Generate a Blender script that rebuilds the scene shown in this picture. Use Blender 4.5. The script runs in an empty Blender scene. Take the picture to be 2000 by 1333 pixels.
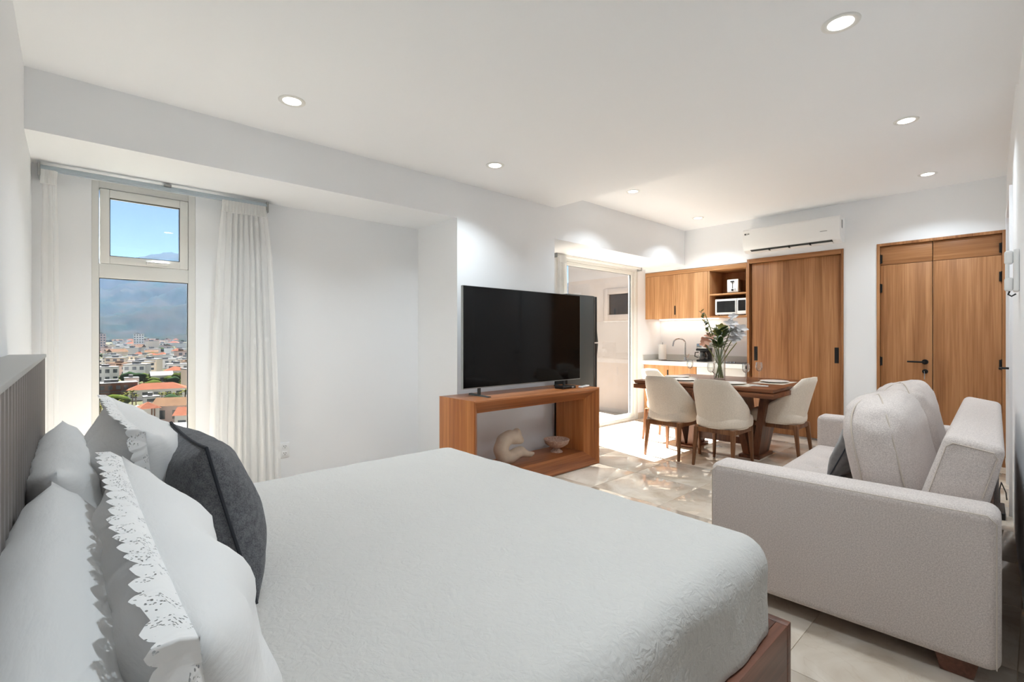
import bpy, bmesh, math, random
from mathutils import Vector, Matrix, noise

random.seed(7)
scene = bpy.context.scene
C = scene.collection
PI = math.pi

# ---------------------------------------------------------------- camera
F_PX, YAW, YH, EYE = 941.18, 0.82912, 658.79, 1.22
cam_data = bpy.data.cameras.new('camera')
cam_data.sensor_width = 36.0
cam_data.lens = F_PX * 36.0 / 2000.0
cam_data.shift_y = -(666.5 - YH) / 2000.0
cam_data.clip_start = 0.02
cam_data.clip_end = 9000.0
cam = bpy.data.objects.new('camera', cam_data)
cam.location = (0, 0, EYE)
cam.rotation_euler = (PI / 2, 0, YAW - PI / 2)
C.objects.link(cam)
scene.camera = cam

# ---------------------------------------------------------------- world, sun, exposure
world = bpy.data.worlds.new('sky')
scene.world = world
world.use_nodes = True
wn = world.node_tree
wn.nodes.clear()
w_out = wn.nodes.new('ShaderNodeOutputWorld')
w_bg = wn.nodes.new('ShaderNodeBackground')
w_sky = wn.nodes.new('ShaderNodeTexSky')
w_sky.sky_type = 'NISHITA'
w_sky.sun_disc = False
w_sky.sun_elevation = math.radians(53)
SUN_AZ = Vector((0.21, 0.978, 0)).normalized()          # horizontal direction towards the sun
w_sky.sun_rotation = math.atan2(SUN_AZ.x, SUN_AZ.y)
w_sky.altitude = 60
w_sky.air_density = 1.0
w_sky.dust_density = 0.1
w_sky.ozone_density = 4.0
w_bg.inputs['Strength'].default_value = 0.059
wn.links.new(w_sky.outputs[0], w_bg.inputs['Color'])
wn.links.new(w_bg.outputs[0], w_out.inputs['Surface'])

sun_data = bpy.data.lights.new('sun', 'SUN')
sun_data.energy = 44.0
sun_data.angle = math.radians(0.55)
sun_data.color = (1.0, 1.0, 1.0)
sun = bpy.data.objects.new('sun', sun_data)
el = math.radians(53)
to_sun = Vector((SUN_AZ.x * math.cos(el), SUN_AZ.y * math.cos(el), math.sin(el)))
sun.rotation_euler = to_sun.to_track_quat('Z', 'Y').to_euler()
sun.location = (8, 30, 40)
C.objects.link(sun)

DOWNLIGHT_W = 6.6
DOWNLIGHT_COL = (0.83, 0.935, 1.0)

# daylight portals in the two glazed openings (they only guide the sky sampling)
def portal(name, loc, sx, sz):
    d = bpy.data.lights.new(name, 'AREA')
    d.shape = 'RECTANGLE'; d.size = sx; d.size_y = sz
    d.cycles.is_portal = True
    o = bpy.data.objects.new(name, d)
    o.location = loc
    o.rotation_euler = (-PI / 2, 0, 0)
    C.objects.link(o)
portal('portal_window', (0.375, 4.17, 1.15), 0.60, 2.15)
portal('portal_glass_door', (5.34, 4.17, 1.10), 1.80, 2.22)

vs = scene.view_settings
vs.view_transform = 'Standard'
vs.look = 'None'
vs.gamma = 1.0
vs.use_curve_mapping = False
vs.exposure = 0.47
cy = scene.cycles
cy.use_denoising = True
cy.max_bounces = 9
cy.diffuse_bounces = 7
cy.use_light_tree = True
cy.glossy_bounces = 4
cy.transparent_max_bounces = 24
cy.sample_clamp_indirect = 12.0
cy.blur_glossy = 0.8
cy.time_limit = 1150
cy.use_adaptive_sampling = True
cy.adaptive_threshold = 0.05

# ---------------------------------------------------------------- helpers
def srgb(r, g, b):
    def f(c):
        c /= 255.0
        return c / 12.92 if c <= 0.04045 else ((c + 0.055) / 1.055) ** 2.4
    return (f(r), f(g), f(b), 1.0)

MATS = {}
def base_mat(name):
    m = bpy.data.materials.new(name)
    m.use_nodes = True
    nt = m.node_tree
    b = nt.nodes['Principled BSDF']
    MATS[name] = m
    return m, nt, b

def set_in(b, key, val):
    if key in b.inputs:
        b.inputs[key].default_value = val

def mat(name, col, rough=0.6, metal=0.0, spec=0.5, col2=None, nscale=None, bump=0.0, bscale=60, stretch=(1, 1, 1), detail=4, coords='Object', sheen=0.0, coat=0.0):
    """plain principled material; a second colour is mixed in by noise, fine relief by bump"""
    m, nt, b = base_mat(name)
    N, L = nt.nodes, nt.links
    b.inputs['Base Color'].default_value = col
    b.inputs['Roughness'].default_value = rough
    b.inputs['Metallic'].default_value = metal
    set_in(b, 'Specular IOR Level', spec)
    if sheen: set_in(b, 'Sheen Weight', sheen)
    if coat:
        set_in(b, 'Coat Weight', coat); set_in(b, 'Coat Roughness', 0.08)
    if col2 is not None or bump:
        tc = N.new('ShaderNodeTexCoord')
        mp = N.new('ShaderNodeMapping')
        mp.inputs['Scale'].default_value = stretch
        L.new(tc.outputs[coords], mp.inputs['Vector'])
    if col2 is not None:
        nz = N.new('ShaderNodeTexNoise')
        nz.inputs['Scale'].default_value = nscale or 8
        nz.inputs['Detail'].default_value = detail
        L.new(mp.outputs[0], nz.inputs['Vector'])
        rp = N.new('ShaderNodeValToRGB')
        rp.color_ramp.elements[0].position = 0.35
        rp.color_ramp.elements[1].position = 0.65
        rp.color_ramp.elements[0].color = col
        rp.color_ramp.elements[1].color = col2
        L.new(nz.outputs['Fac'], rp.inputs['Fac'])
        L.new(rp.outputs['Color'], b.inputs['Base Color'])
    if bump:
        nb = N.new('ShaderNodeTexNoise')
        nb.inputs['Scale'].default_value = bscale
        nb.inputs['Detail'].default_value = 3
        L.new(mp.outputs[0], nb.inputs['Vector'])
        bp = N.new('ShaderNodeBump')
        bp.inputs['Strength'].default_value = bump
        bp.inputs['Distance'].default_value = 0.01
        L.new(nb.outputs['Fac'], bp.inputs['Height'])
        L.new(bp.outputs['Normal'], b.inputs['Normal'])
    return m

def wood(name, dark, mid, light, axis='Z', rough=0.42, scale=1.0, spec=0.4):
    """wood grain running along one local axis"""
    m, nt, b = base_mat(name)
    N, L = nt.nodes, nt.links
    tc = N.new('ShaderNodeTexCoord')
    geo = N.new('ShaderNodeObjectInfo')
    add = N.new('ShaderNodeVectorMath'); add.operation = 'ADD'
    sc = N.new('ShaderNodeVectorMath'); sc.operation = 'SCALE'
    comb = N.new('ShaderNodeCombineXYZ')
    for i in range(3): L.new(geo.outputs['Random'], comb.inputs[i])
    L.new(comb.outputs[0], sc.inputs[0]); sc.inputs['Scale'].default_value = 7.0
    L.new(tc.outputs['Object'], add.inputs[0]); L.new(sc.outputs[0], add.inputs[1])
    def layer(a, g, detail, dist):
        mp = N.new('ShaderNodeMapping')
        s = [a * scale] * 3
        s['XYZ'.index(axis)] = g * scale
        mp.inputs['Scale'].default_value = s
        L.new(add.outputs[0], mp.inputs['Vector'])
        nz = N.new('ShaderNodeTexNoise')
        nz.inputs['Scale'].default_value = 1.0
        nz.inputs['Detail'].default_value = detail
        nz.inputs['Distortion'].default_value = dist
        L.new(mp.outputs[0], nz.inputs['Vector'])
        return nz.outputs['Fac']
    broad = layer(7.0, 0.35, 2, 0.3)
    fine = layer(55.0, 1.6, 6, 0.6)
    mix = N.new('ShaderNodeMix'); mix.data_type = 'FLOAT'
    mix.inputs[0].default_value = 0.45
    L.new(broad, mix.inputs[2]); L.new(fine, mix.inputs[3])
    rp = N.new('ShaderNodeValToRGB')
    e = rp.color_ramp.elements
    e[0].position = 0.36; e[0].color = dark
    e[1].position = 0.66; e[1].color = light
    x = e.new(0.52); x.color = mid
    L.new(mix.outputs[0], rp.inputs['Fac'])
    L.new(rp.outputs['Color'], b.inputs['Base Color'])
    b.inputs['Roughness'].default_value = rough
    set_in(b, 'Specular IOR Level', spec)
    bp = N.new('ShaderNodeBump'); bp.inputs['Strength'].default_value = 0.12; bp.inputs['Distance'].default_value = 0.003
    L.new(fine, bp.inputs['Height']); L.new(bp.outputs['Normal'], b.inputs['Normal'])
    return m

def weave(name, col, col2, rough=0.9, scale=260, bump=0.25, big=None):
    """woven cloth: crossed fine waves in relief, melange colour"""
    m, nt, b = base_mat(name)
    N, L = nt.nodes, nt.links
    tc = N.new('ShaderNodeTexCoord')
    nz = N.new('ShaderNodeTexNoise'); nz.inputs['Scale'].default_value = scale; nz.inputs['Detail'].default_value = 2
    L.new(tc.outputs['Object'], nz.inputs['Vector'])
    n2 = N.new('ShaderNodeTexNoise'); n2.inputs['Scale'].default_value = big or scale / 5; n2.inputs['Detail'].default_value = 3
    L.new(tc.outputs['Object'], n2.inputs['Vector'])
    mx = N.new('ShaderNodeMix'); mx.data_type = 'FLOAT'; mx.inputs[0].default_value = 0.4
    L.new(nz.outputs['Fac'], mx.inputs[2]); L.new(n2.outputs['Fac'], mx.inputs[3])
    rp = N.new('ShaderNodeValToRGB')
    rp.color_ramp.elements[0].position = 0.38; rp.color_ramp.elements[0].color = col
    rp.color_ramp.elements[1].position = 0.62; rp.color_ramp.elements[1].color = col2
    L.new(mx.outputs[0], rp.inputs['Fac']); L.new(rp.outputs['Color'], b.inputs['Base Color'])
    b.inputs['Roughness'].default_value = rough
    set_in(b, 'Specular IOR Level', 0.15); set_in(b, 'Sheen Weight', 0.12)
    bp = N.new('ShaderNodeBump'); bp.inputs['Strength'].default_value = bump; bp.inputs['Distance'].default_value = 0.004
    L.new(mx.outputs[0], bp.inputs['Height']); L.new(bp.outputs['Normal'], b.inputs['Normal'])
    return m

def glass(name, tint=(1, 1, 1, 1), refl=0.06, rough=0.0, edge=0.0):
    """thin clear glass: mostly see-through with a mirror sheen (stronger at grazing angles)"""
    m = bpy.data.materials.new(name); m.use_nodes = True
    nt = m.node_tree; N, L = nt.nodes, nt.links
    N.clear()
    out = N.new('ShaderNodeOutputMaterial')
    tr = N.new('ShaderNodeBsdfTransparent'); tr.inputs[0].default_value = tint
    gl = N.new('ShaderNodeBsdfGlossy'); gl.inputs['Roughness'].default_value = rough
    mx = N.new('ShaderNodeMixShader')
    if edge:
        lw = N.new('ShaderNodeLayerWeight'); lw.inputs['Blend'].default_value = 0.35
        ma = N.new('ShaderNodeMath'); ma.operation = 'MULTIPLY_ADD'
        ma.inputs[1].default_value = edge; ma.inputs[2].default_value = refl
        L.new(lw.outputs['Facing'], ma.inputs[0]); L.new(ma.outputs[0], mx.inputs[0])
    else:
        mx.inputs[0].default_value = refl
    L.new(tr.outputs[0], mx.inputs[1]); L.new(gl.outputs[0], mx.inputs[2]); L.new(mx.outputs[0], out.inputs['Surface'])
    MATS[name] = m
    return m

def emit(name, col, strength):
    m = bpy.data.materials.new(name); m.use_nodes = True
    nt = m.node_tree; N, L = nt.nodes, nt.links
    N.clear()
    out = N.new('ShaderNodeOutputMaterial'); e = N.new('ShaderNodeEmission')
    e.inputs[0].default_value = col; e.inputs[1].default_value = strength
    L.new(e.outputs[0], out.inputs['Surface'])
    m.cycles.emission_sampling = 'NONE'        # the lamp inside the fitting carries the light
    MATS[name] = m
    return m

class MB:
    """collects simple shapes, then links them as ONE mesh object"""
    def __init__(self): self.v = []; self.f = []
    def add(self, verts, faces):
        n = len(self.v)
        self.v += [tuple(p) for p in verts]
        self.f += [tuple(i + n for i in fc) for fc in faces]
        return self
    def box(self, x0, x1, y0, y1, z0, z1):
        return self.hexa([(x0, y0, z0), (x1, y0, z0), (x1, y1, z0), (x0, y1, z0), (x0, y0, z1), (x1, y0, z1), (x1, y1, z1), (x0, y1, z1)])
    def hexa(self, p):
        return self.add(p, [(3, 2, 1, 0), (4, 5, 6, 7), (0, 1, 5, 4), (1, 2, 6, 5), (2, 3, 7, 6), (3, 0, 4, 7)])
    def rbox(self, x0, x1, y0, y1, z0, z1, r, seg=3):
        bm = bmesh.new()
        bmesh.ops.create_cube(bm, size=1.0)
        for v in bm.verts:
            v.co = Vector((x0 + (v.co.x + .5) * (x1 - x0), y0 + (v.co.y + .5) * (y1 - y0), z0 + (v.co.z + .5) * (z1 - z0)))
        bmesh.ops.bevel(bm, geom=list(bm.edges), offset=r, offset_type='OFFSET', segments=seg, profile=0.5, affect='EDGES')
        self.frombm(bm); bm.free()
        return self
    def frombm(self, bm):
        bm.verts.index_update()
        self.add([v.co[:] for v in bm.verts], [[v.index for v in f.verts] for f in bm.faces])
        return self
    def cyl(self, p0, p1, r0, r1=None, n=14, caps=True):
        r1 = r0 if r1 is None else r1
        p0, p1 = Vector(p0), Vector(p1)
        d = (p1 - p0).normalized()
        a = d.orthogonal().normalized(); b = d.cross(a)
        vs_ = []
        for p, r in ((p0, r0), (p1, r1)):
            for i in range(n):
                t = 2 * PI * i / n
                vs_.append(p + (a * math.cos(t) + b * math.sin(t)) * r)
        fs = [(i, (i + 1) % n, n + (i + 1) % n, n + i) for i in range(n)]
        if caps: fs += [tuple(range(n - 1, -1, -1)), tuple(range(n, 2 * n))]
        return self.add(vs_, fs)
    def tube(self, pts, r, n=8, caps=True):
        pts = [Vector(p) for p in pts]
        m = len(pts)
        rs = r if isinstance(r, (list, tuple)) else [r] * m
        a = (pts[1] - pts[0]).normalized().orthogonal().normalized()
        vs_ = []
        for i, p in enumerate(pts):
            d = (pts[min(i + 1, m - 1)] - pts[max(i - 1, 0)]).normalized()
            a = (a - d * a.dot(d)).normalized(); b = d.cross(a)
            for k in range(n):
                t = 2 * PI * k / n
                vs_.append(p + (a * math.cos(t) + b * math.sin(t)) * rs[i])
        fs = []
        for i in range(m - 1):
            for k in range(n):
                fs.append((i * n + k, i * n + (k + 1) % n, (i + 1) * n + (k + 1) % n, (i + 1) * n + k))
        if caps: fs += [tuple(range(n - 1, -1, -1)), tuple(range((m - 1) * n, m * n))]
        return self.add(vs_, fs)
    def lathe(self, prof, c=(0, 0, 0), n=24):
        vs_, fs = [], []
        m = len(prof)
        for (r, z) in prof:
            for k in range(n):
                t = 2 * PI * k / n
                vs_.append((c[0] + max(r, 1e-4) * math.cos(t), c[1] + max(r, 1e-4) * math.sin(t), c[2] + z))
        for i in range(m - 1):
            for k in range(n):
                fs.append((i * n + k, i * n + (k + 1) % n, (i + 1) * n + (k + 1) % n, (i + 1) * n + k))
        if prof[0][0] < 1e-3: fs.append(tuple(range(n - 1, -1, -1)))
        if prof[-1][0] < 1e-3: fs.append(tuple(range((m - 1) * n, m * n)))
        return self.add(vs_, fs)
    def grid(self, fn, nu, nv, wrap_u=False, flip=False):
        vs_ = [fn(i / (nu if wrap_u else nu - 1), j / (nv - 1)) for i in range(nu) for j in range(nv)]
        fs = []
        for i in range(nu if wrap_u else nu - 1):
            for j in range(nv - 1):
                a, b = i * nv + j, ((i + 1) % nu) * nv + j
                q = (a, b, b + 1, a + 1)
                fs.append(q[::-1] if flip else q)
        return self.add(vs_, fs)
    def build(self, name, material, parent=None, smooth=False, angle=35, bevel=0.0, loc=(0, 0, 0), rot=(0, 0, 0), weld=0.0, sub=0):
        me = bpy.data.meshes.new(name)
        me.from_pydata([tuple(p) for p in self.v], [], self.f)
        if weld or bevel:
            bm = bmesh.new(); bm.from_mesh(me)
            if weld: bmesh.ops.remove_doubles(bm, verts=list(bm.verts), dist=weld)
            if bevel:
                ed = [e for e in bm.edges if len(e.link_faces) == 2 and e.calc_face_angle(0) > 0.6]
                bmesh.ops.bevel(bm, geom=ed, offset=bevel, offset_type='OFFSET', segments=2, profile=0.5, affect='EDGES', clamp_overlap=True)
            bmesh.ops.recalc_face_normals(bm, faces=list(bm.faces))
            bm.to_mesh(me); bm.free()
        me.validate()
        me.update()
        if smooth or bevel:
            me.polygons.foreach_set('use_smooth', [True] * len(me.polygons))
            me.set_sharp_from_angle(angle=math.radians(angle))
        o = bpy.data.objects.new(name, me)
        me.materials.append(MATS[material] if isinstance(material, str) else material)
        C.objects.link(o)
        o.location = loc; o.rotation_euler = rot
        if parent is not None: o.parent = parent
        if sub:
            md = o.modifiers.new('subdivision', 'SUBSURF'); md.levels = sub; md.render_levels = sub
        return o

def tag(o, label=None, cat=None, group=None, kind=None):
    if label: o['label'] = label
    if cat: o['category'] = cat
    if group: o['group'] = group
    if kind: o['kind'] = kind
    return o

def thing(name, label, cat, loc=(0, 0, 0), rz=0.0, group=None, rot=None):
    o = bpy.data.objects.new(name, None)
    o.empty_display_size = 0.1
    C.objects.link(o)
    o.location = loc
    o.rotation_euler = rot if rot else (0, 0, rz)
    return tag(o, label, cat, group)

def struct(o, label=None):
    o['kind'] = 'structure'
    if label: o['label'] = label
    return o

def dup(o, parent=None):
    c = o.copy(); C.objects.link(c); c.parent = parent
    for ch in list(o.children): dup(ch, c)
    return c

def fbm(p, s, o=3):
    return noise.fractal(Vector(p) * s, 1.0, 2.0, o)

def P(px, py, z):
    """room point at height z behind a photograph pixel (used to place things at real size)"""
    a = (px - 1000) / F_PX; b = (YH - py) / F_PX
    c, s = math.cos(YAW), math.sin(YAW)
    t = (z - EYE) / b
    return Vector((t * (c + a * s), t * (s - a * c), z))

# ---------------------------------------------------------------- materials
mat('paint', (0.878, 0.893, 0.912, 1), 0.75, spec=0.2)
mat('ceiling_paint', (0.878, 0.893, 0.912, 1), 0.8, spec=0.2)
mat('grout', srgb(196, 178, 155), 0.7)
mat('frame_white', srgb(228, 228, 224), 0.35)
mat('door_white', srgb(236, 236, 238), 0.4)
mat('exterior_plaster', srgb(150, 138, 130), 0.9, col2=srgb(156, 144, 136), nscale=3, bump=0.1, bscale=120)
mat('balcony_floor', srgb(150, 138, 126), 0.7, col2=srgb(138, 126, 112), nscale=5)
mat('black_metal', srgb(22, 21, 21), 0.4, metal=0.3)
mat('black_plastic', srgb(16, 16, 17), 0.35)
mat('screen', (0.003, 0.003, 0.0032, 1), 0.07, spec=0.22)
mat('dark_glass', (0.01, 0.012, 0.014, 1), 0.05, spec=0.7)
mat('steel', srgb(190, 190, 192), 0.22, metal=1.0)
mat('chrome', srgb(220, 220, 222), 0.08, metal=1.0)
mat('white_plastic', srgb(244, 245, 245), 0.35)
mat('grey_plastic', srgb(150, 152, 152), 0.45)
mat('rail_metal', srgb(176, 188, 196), 0.4, metal=0.2)
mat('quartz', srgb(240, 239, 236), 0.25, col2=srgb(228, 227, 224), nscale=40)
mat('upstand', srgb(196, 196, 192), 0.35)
mat('fridge_side', srgb(74, 77, 76), 0.5, metal=0.25)
mat('fridge_door', srgb(58, 61, 61), 0.3, metal=0.6)
mat('ceramic', srgb(226, 222, 216), 0.3)
mat('bowl_glaze', srgb(205, 180, 163), 0.55, col2=srgb(176, 140, 122), nscale=90, bump=0.15, bscale=120)
mat('sculpture_clay', srgb(196, 178, 160), 0.8, col2=srgb(206, 190, 172), nscale=14, bump=0.15, bscale=160)
mat('linen_mat', srgb(206, 196, 182), 0.9, bump=0.2, bscale=300)
mat('napkin', srgb(232, 230, 226), 0.9, bump=0.2, bscale=200)
mat('paper', srgb(238, 237, 234), 0.95, bump=0.15, bscale=90)
mat('cotton', (0.80, 0.80, 0.80, 1), 0.9, spec=0.15, bump=0.10, bscale=70, stretch=(1, .35, 2.2), sheen=0.08)
mat('cotton_grey', (0.80, 0.80, 0.80, 1), 0.9, spec=0.15, bump=0.10, bscale=60, stretch=(1, .35, 2.2), sheen=0.08)
weave('charcoal_weave', srgb(80, 81, 85), srgb(116, 117, 120), scale=330, bump=0.6)
mat('charcoal_piping', srgb(44, 46, 52), 0.9)
weave('sofa_cloth', srgb(184, 173, 168), srgb(212, 202, 196), scale=300, bump=0.35, big=170)
mat('sofa_seam', srgb(192, 180, 168), 0.9)
weave('chair_cloth', srgb(214, 202, 187), srgb(234, 224, 210), scale=360, bump=0.3, big=110)
mat('cushion_dark', srgb(84, 79, 78), 0.75, col2=srgb(100, 95, 93), nscale=30, sheen=0.3, bump=0.15, bscale=120)
wood('oak_vertical', srgb(134, 88, 52), srgb(166, 115, 73), srgb(190, 140, 96), 'Z', 0.45)
wood('oak_horizontal', srgb(132, 86, 50), srgb(164, 113, 71), srgb(188, 138, 94), 'Y', 0.45)
wood('oak_light_vertical', srgb(172, 122, 78), srgb(200, 150, 104), srgb(216, 170, 124), 'Z', 0.45)
wood('oak_light_horizontal', srgb(168, 118, 75), srgb(194, 144, 98), srgb(210, 162, 116), 'Y', 0.45)
wood('console_x', srgb(132, 76, 44), srgb(172, 108, 64), srgb(196, 132, 84), 'X', 0.33, 0.9)
wood('console_z', srgb(140, 78, 40), srgb(180, 110, 58), srgb(204, 136, 78), 'Z', 0.33, 0.9)
wood('walnut_y', srgb(80, 44, 27), srgb(116, 70, 44), srgb(144, 92, 60), 'Y', 0.3, 0.9)
wood('walnut_z', srgb(74, 42, 27), srgb(108, 66, 43), srgb(136, 88, 60), 'Z', 0.38)
wood('leg_wood', srgb(92, 56, 34), srgb(122, 80, 50), srgb(146, 100, 66), 'Z', 0.4, 1.3)
wood('bed_wood', srgb(84, 52, 40), srgb(112, 72, 56), srgb(132, 88, 70), 'X', 0.4)
mat('rib_paint', srgb(142, 136, 133), 0.45, col2=srgb(120, 114, 111), nscale=6, stretch=(1, 1, .2))
mat('panel_dark', srgb(46, 42, 42), 0.6)
mat('shelf_grey', srgb(176, 175, 172), 0.5)
mat('stem_green', srgb(92, 112, 58), 0.5, col2=srgb(120, 132, 70), nscale=20)
mat('leaf_green', srgb(46, 66, 34), 0.45, col2=srgb(70, 88, 44), nscale=12)
mat('bud_yellow', srgb(150, 148, 84), 0.5)
mat('petal_white', srgb(206, 206, 208), 0.6)
mat('petal_peach', srgb(224, 178, 154), 0.6)
mat('coffee', srgb(24, 15, 11), 0.1)
glass('window_glass', (0.97, 0.985, 0.98, 1), 0.05)
glass('door_glass', (0.96, 0.975, 0.97, 1), 0.05)
glass('clear_glass', (0.97, 0.98, 0.98, 1), 0.04, 0.02, edge=0.75)
emit('lamp_lens', (1.0, 0.95, 0.86, 1), 9.0)
emit('led_strip', (1.0, 0.93, 0.82, 1), 3.0)

# marble floor tile: cloudy beige with thin darker veins, each tile its own cut
def marble():
    m, nt, b = base_mat('marble_tile')
    N, L = nt.nodes, nt.links
    geo = N.new('ShaderNodeNewGeometry')
    oi = N.new('ShaderNodeObjectInfo')
    comb = N.new('ShaderNodeCombineXYZ')
    for i in range(3): L.new(oi.outputs['Random'], comb.inputs[i])
    sc = N.new('ShaderNodeVectorMath'); sc.operation = 'SCALE'; sc.inputs['Scale'].default_value = 31.0
    L.new(comb.outputs[0], sc.inputs[0])
    add = N.new('ShaderNodeVectorMath'); add.operation = 'ADD'
    L.new(geo.outputs['Position'], add.inputs[0]); L.new(sc.outputs[0], add.inputs[1])
    n1 = N.new('ShaderNodeTexNoise'); n1.inputs['Scale'].default_value = 3.2; n1.inputs['Detail'].default_value = 7; n1.inputs['Distortion'].default_value = 0.9
    L.new(add.outputs[0], n1.inputs['Vector'])
    r1 = N.new('ShaderNodeValToRGB')
    e = r1.color_ramp.elements
    e[0].position = 0.30; e[0].color = srgb(186, 170, 152)
    e[1].position = 0.68; e[1].color = srgb(222, 211, 198)
    k = e.new(0.48); k.color = srgb(206, 193, 177)
    L.new(n1.outputs['Fac'], r1.inputs['Fac'])
    n2 = N.new('ShaderNodeTexNoise'); n2.inputs['Scale'].default_value = 2.1; n2.inputs['Detail'].default_value = 9; n2.inputs['Distortion'].default_value = 2.0
    L.new(add.outputs[0], n2.inputs['Vector'])
    r2 = N.new('ShaderNodeValToRGB')
    q = r2.color_ramp.elements
    q[0].position = 0.485; q[0].color = (0, 0, 0, 1)
    q[1].position = 0.515; q[1].color = (0, 0, 0, 1)
    w = q.new(0.5); w.color = (0.16, 0.16, 0.16, 1)
    L.new(n2.outputs['Fac'], r2.inputs['Fac'])
    mx = N.new('ShaderNodeMix'); mx.data_type = 'RGBA'
    L.new(r2.outputs['Color'], mx.inputs[0]); L.new(r1.outputs['Color'], mx.inputs[6])
    mx.inputs[7].default_value = srgb(168, 138, 110)
    hsv = N.new('ShaderNodeHueSaturation')
    mr = N.new('ShaderNodeMapRange'); mr.inputs[3].default_value = 0.86; mr.inputs[4].default_value = 1.08
    L.new(oi.outputs['Random'], mr.inputs[0]); L.new(mr.outputs[0], hsv.inputs['Value'])
    L.new(mx.outputs[2], hsv.inputs['Color']); L.new(hsv.outputs[0], b.inputs['Base Color'])
    b.inputs['Roughness'].default_value = 0.06
    set_in(b, 'Specular IOR Level', 0.55)
marble()

# quilted bedspread: matelasse relief of short curling ridges
def quilt():
    m, nt, b = base_mat('matelasse')
    N, L = nt.nodes, nt.links
    tc = N.new('ShaderNodeTexCoord')
    n0 = N.new('ShaderNodeTexNoise'); n0.inputs['Scale'].default_value = 9; n0.inputs['Detail'].default_value = 2
    L.new(tc.outputs['Object'], n0.inputs['Vector'])
    mxv = N.new('ShaderNodeVectorMath'); mxv.operation = 'MULTIPLY_ADD'
    mxv.inputs[1].default_value = (0.25, 0.25, 0.25)
    L.new(n0.outputs['Color'], mxv.inputs[0]); L.new(tc.outputs['Object'], mxv.inputs[2])
    vo = N.new('ShaderNodeTexVoronoi'); vo.feature = 'DISTANCE_TO_EDGE'; vo.inputs['Scale'].default_value = 22
    L.new(mxv.outputs[0], vo.inputs['Vector'])
    n1 = N.new('ShaderNodeTexNoise'); n1.inputs['Scale'].default_value = 34; n1.inputs['Detail'].default_value = 3; n1.inputs['Distortion'].default_value = 2.4
    L.new(tc.outputs['Object'], n1.inputs['Vector'])
    ad = N.new('ShaderNodeMath'); ad.operation = 'ADD'
    L.new(vo.outputs['Distance'], ad.inputs[0]); L.new(n1.outputs['Fac'], ad.inputs[1])
    bp = N.new('ShaderNodeBump'); bp.inputs['Strength'].default_value = 0.45; bp.inputs['Distance'].default_value = 0.008
    L.new(ad.outputs[0], bp.inputs['Height']); L.new(bp.outputs['Normal'], b.inputs['Normal'])
    b.inputs['Base Color'].default_value = (0.565, 0.55, 0.527, 1)
    b.inputs['Roughness'].default_value = 0.9
    set_in(b, 'Specular IOR Level', 0.12)
quilt()

# sheer curtain: thin cloth that lets daylight through
def sheer():
    m = bpy.data.materials.new('sheer'); m.use_nodes = True
    nt = m.node_tree; N, L = nt.nodes, nt.links
    N.clear()
    out = N.new('ShaderNodeOutputMaterial')
    d = N.new('ShaderNodeBsdfDiffuse'); d.inputs[0].default_value = (0.96, 0.96, 0.95, 1)
    t = N.new('ShaderNodeBsdfTranslucent'); t.inputs[0].default_value = (0.96, 0.96, 0.96, 1)
    tr = N.new('ShaderNodeBsdfTransparent')
    m1 = N.new('ShaderNodeMixShader'); m1.inputs[0].default_value = 0.5
    m2 = N.new('ShaderNodeMixShader')
    tc = N.new('ShaderNodeTexCoord')
    mp = N.new('ShaderNodeMapping'); mp.inputs['Scale'].default_value = (9, 9, 5)
    vo = N.new('ShaderNodeTexVoronoi'); vo.inputs['Scale'].default_value = 1.0
    L.new(tc.outputs['Object'], mp.inputs[0]); L.new(mp.outputs[0], vo.inputs['Vector'])
    rp = N.new('ShaderNodeValToRGB')
    rp.color_ramp.elements[0].position = 0.10; rp.color_ramp.elements[0].color = (0.03, 0.03, 0.03, 1)
    rp.color_ramp.elements[1].position = 0.16; rp.color_ramp.elements[1].color = (0.10, 0.10, 0.10, 1)
    L.new(vo.outputs['Distance'], rp.inputs[0]); L.new(rp.outputs[0], m2.inputs[0])
    L.new(d.outputs[0], m1.inputs[1]); L.new(t.outputs[0], m1.inputs[2])
    L.new(m1.outputs[0], m2.inputs[1]); L.new(tr.outputs[0], m2.inputs[2])
    L.new(m2.outputs[0], out.inputs['Surface'])
    MATS['sheer'] = m
sheer()

# lace: white thread with small open holes
def lace():
    m = bpy.data.materials.new('lace'); m.use_nodes = True
    nt = m.node_tree; N, L = nt.nodes, nt.links
    b = N['Principled BSDF']; out = N['Material Output']
    b.inputs['Base Color'].default_value = (0.86, 0.86, 0.86, 1); b.inputs['Roughness'].default_value = 0.9
    tc = N.new('ShaderNodeTexCoord')
    vo = N.new('ShaderNodeTexVoronoi'); vo.inputs['Scale'].default_value = 250
    n1 = N.new('ShaderNodeTexNoise'); n1.inputs['Scale'].default_value = 40
    L.new(tc.outputs['Object'], vo.inputs['Vector']); L.new(tc.outputs['Object'], n1.inputs['Vector'])
    lt = N.new('ShaderNodeMath'); lt.operation = 'LESS_THAN'; lt.inputs[1].default_value = 0.34
    gt = N.new('ShaderNodeMath'); gt.operation = 'GREATER_THAN'; gt.inputs[1].default_value = 0.52
    mu = N.new('ShaderNodeMath'); mu.operation = 'MULTIPLY'
    L.new(vo.outputs['Distance'], lt.inputs[0]); L.new(n1.outputs['Fac'], gt.inputs[0])
    L.new(lt.outputs[0], mu.inputs[0]); L.new(gt.outputs[0], mu.inputs[1])
    tr = N.new('ShaderNodeBsdfTransparent'); mx = N.new('ShaderNodeMixShader')
    L.new(mu.outputs[0], mx.inputs[0]); L.new(b.outputs[0], mx.inputs[1]); L.new(tr.outputs[0], mx.inputs[2])
    L.new(mx.outputs[0], out.inputs['Surface'])
    MATS['lace'] = m
lace()

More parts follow.
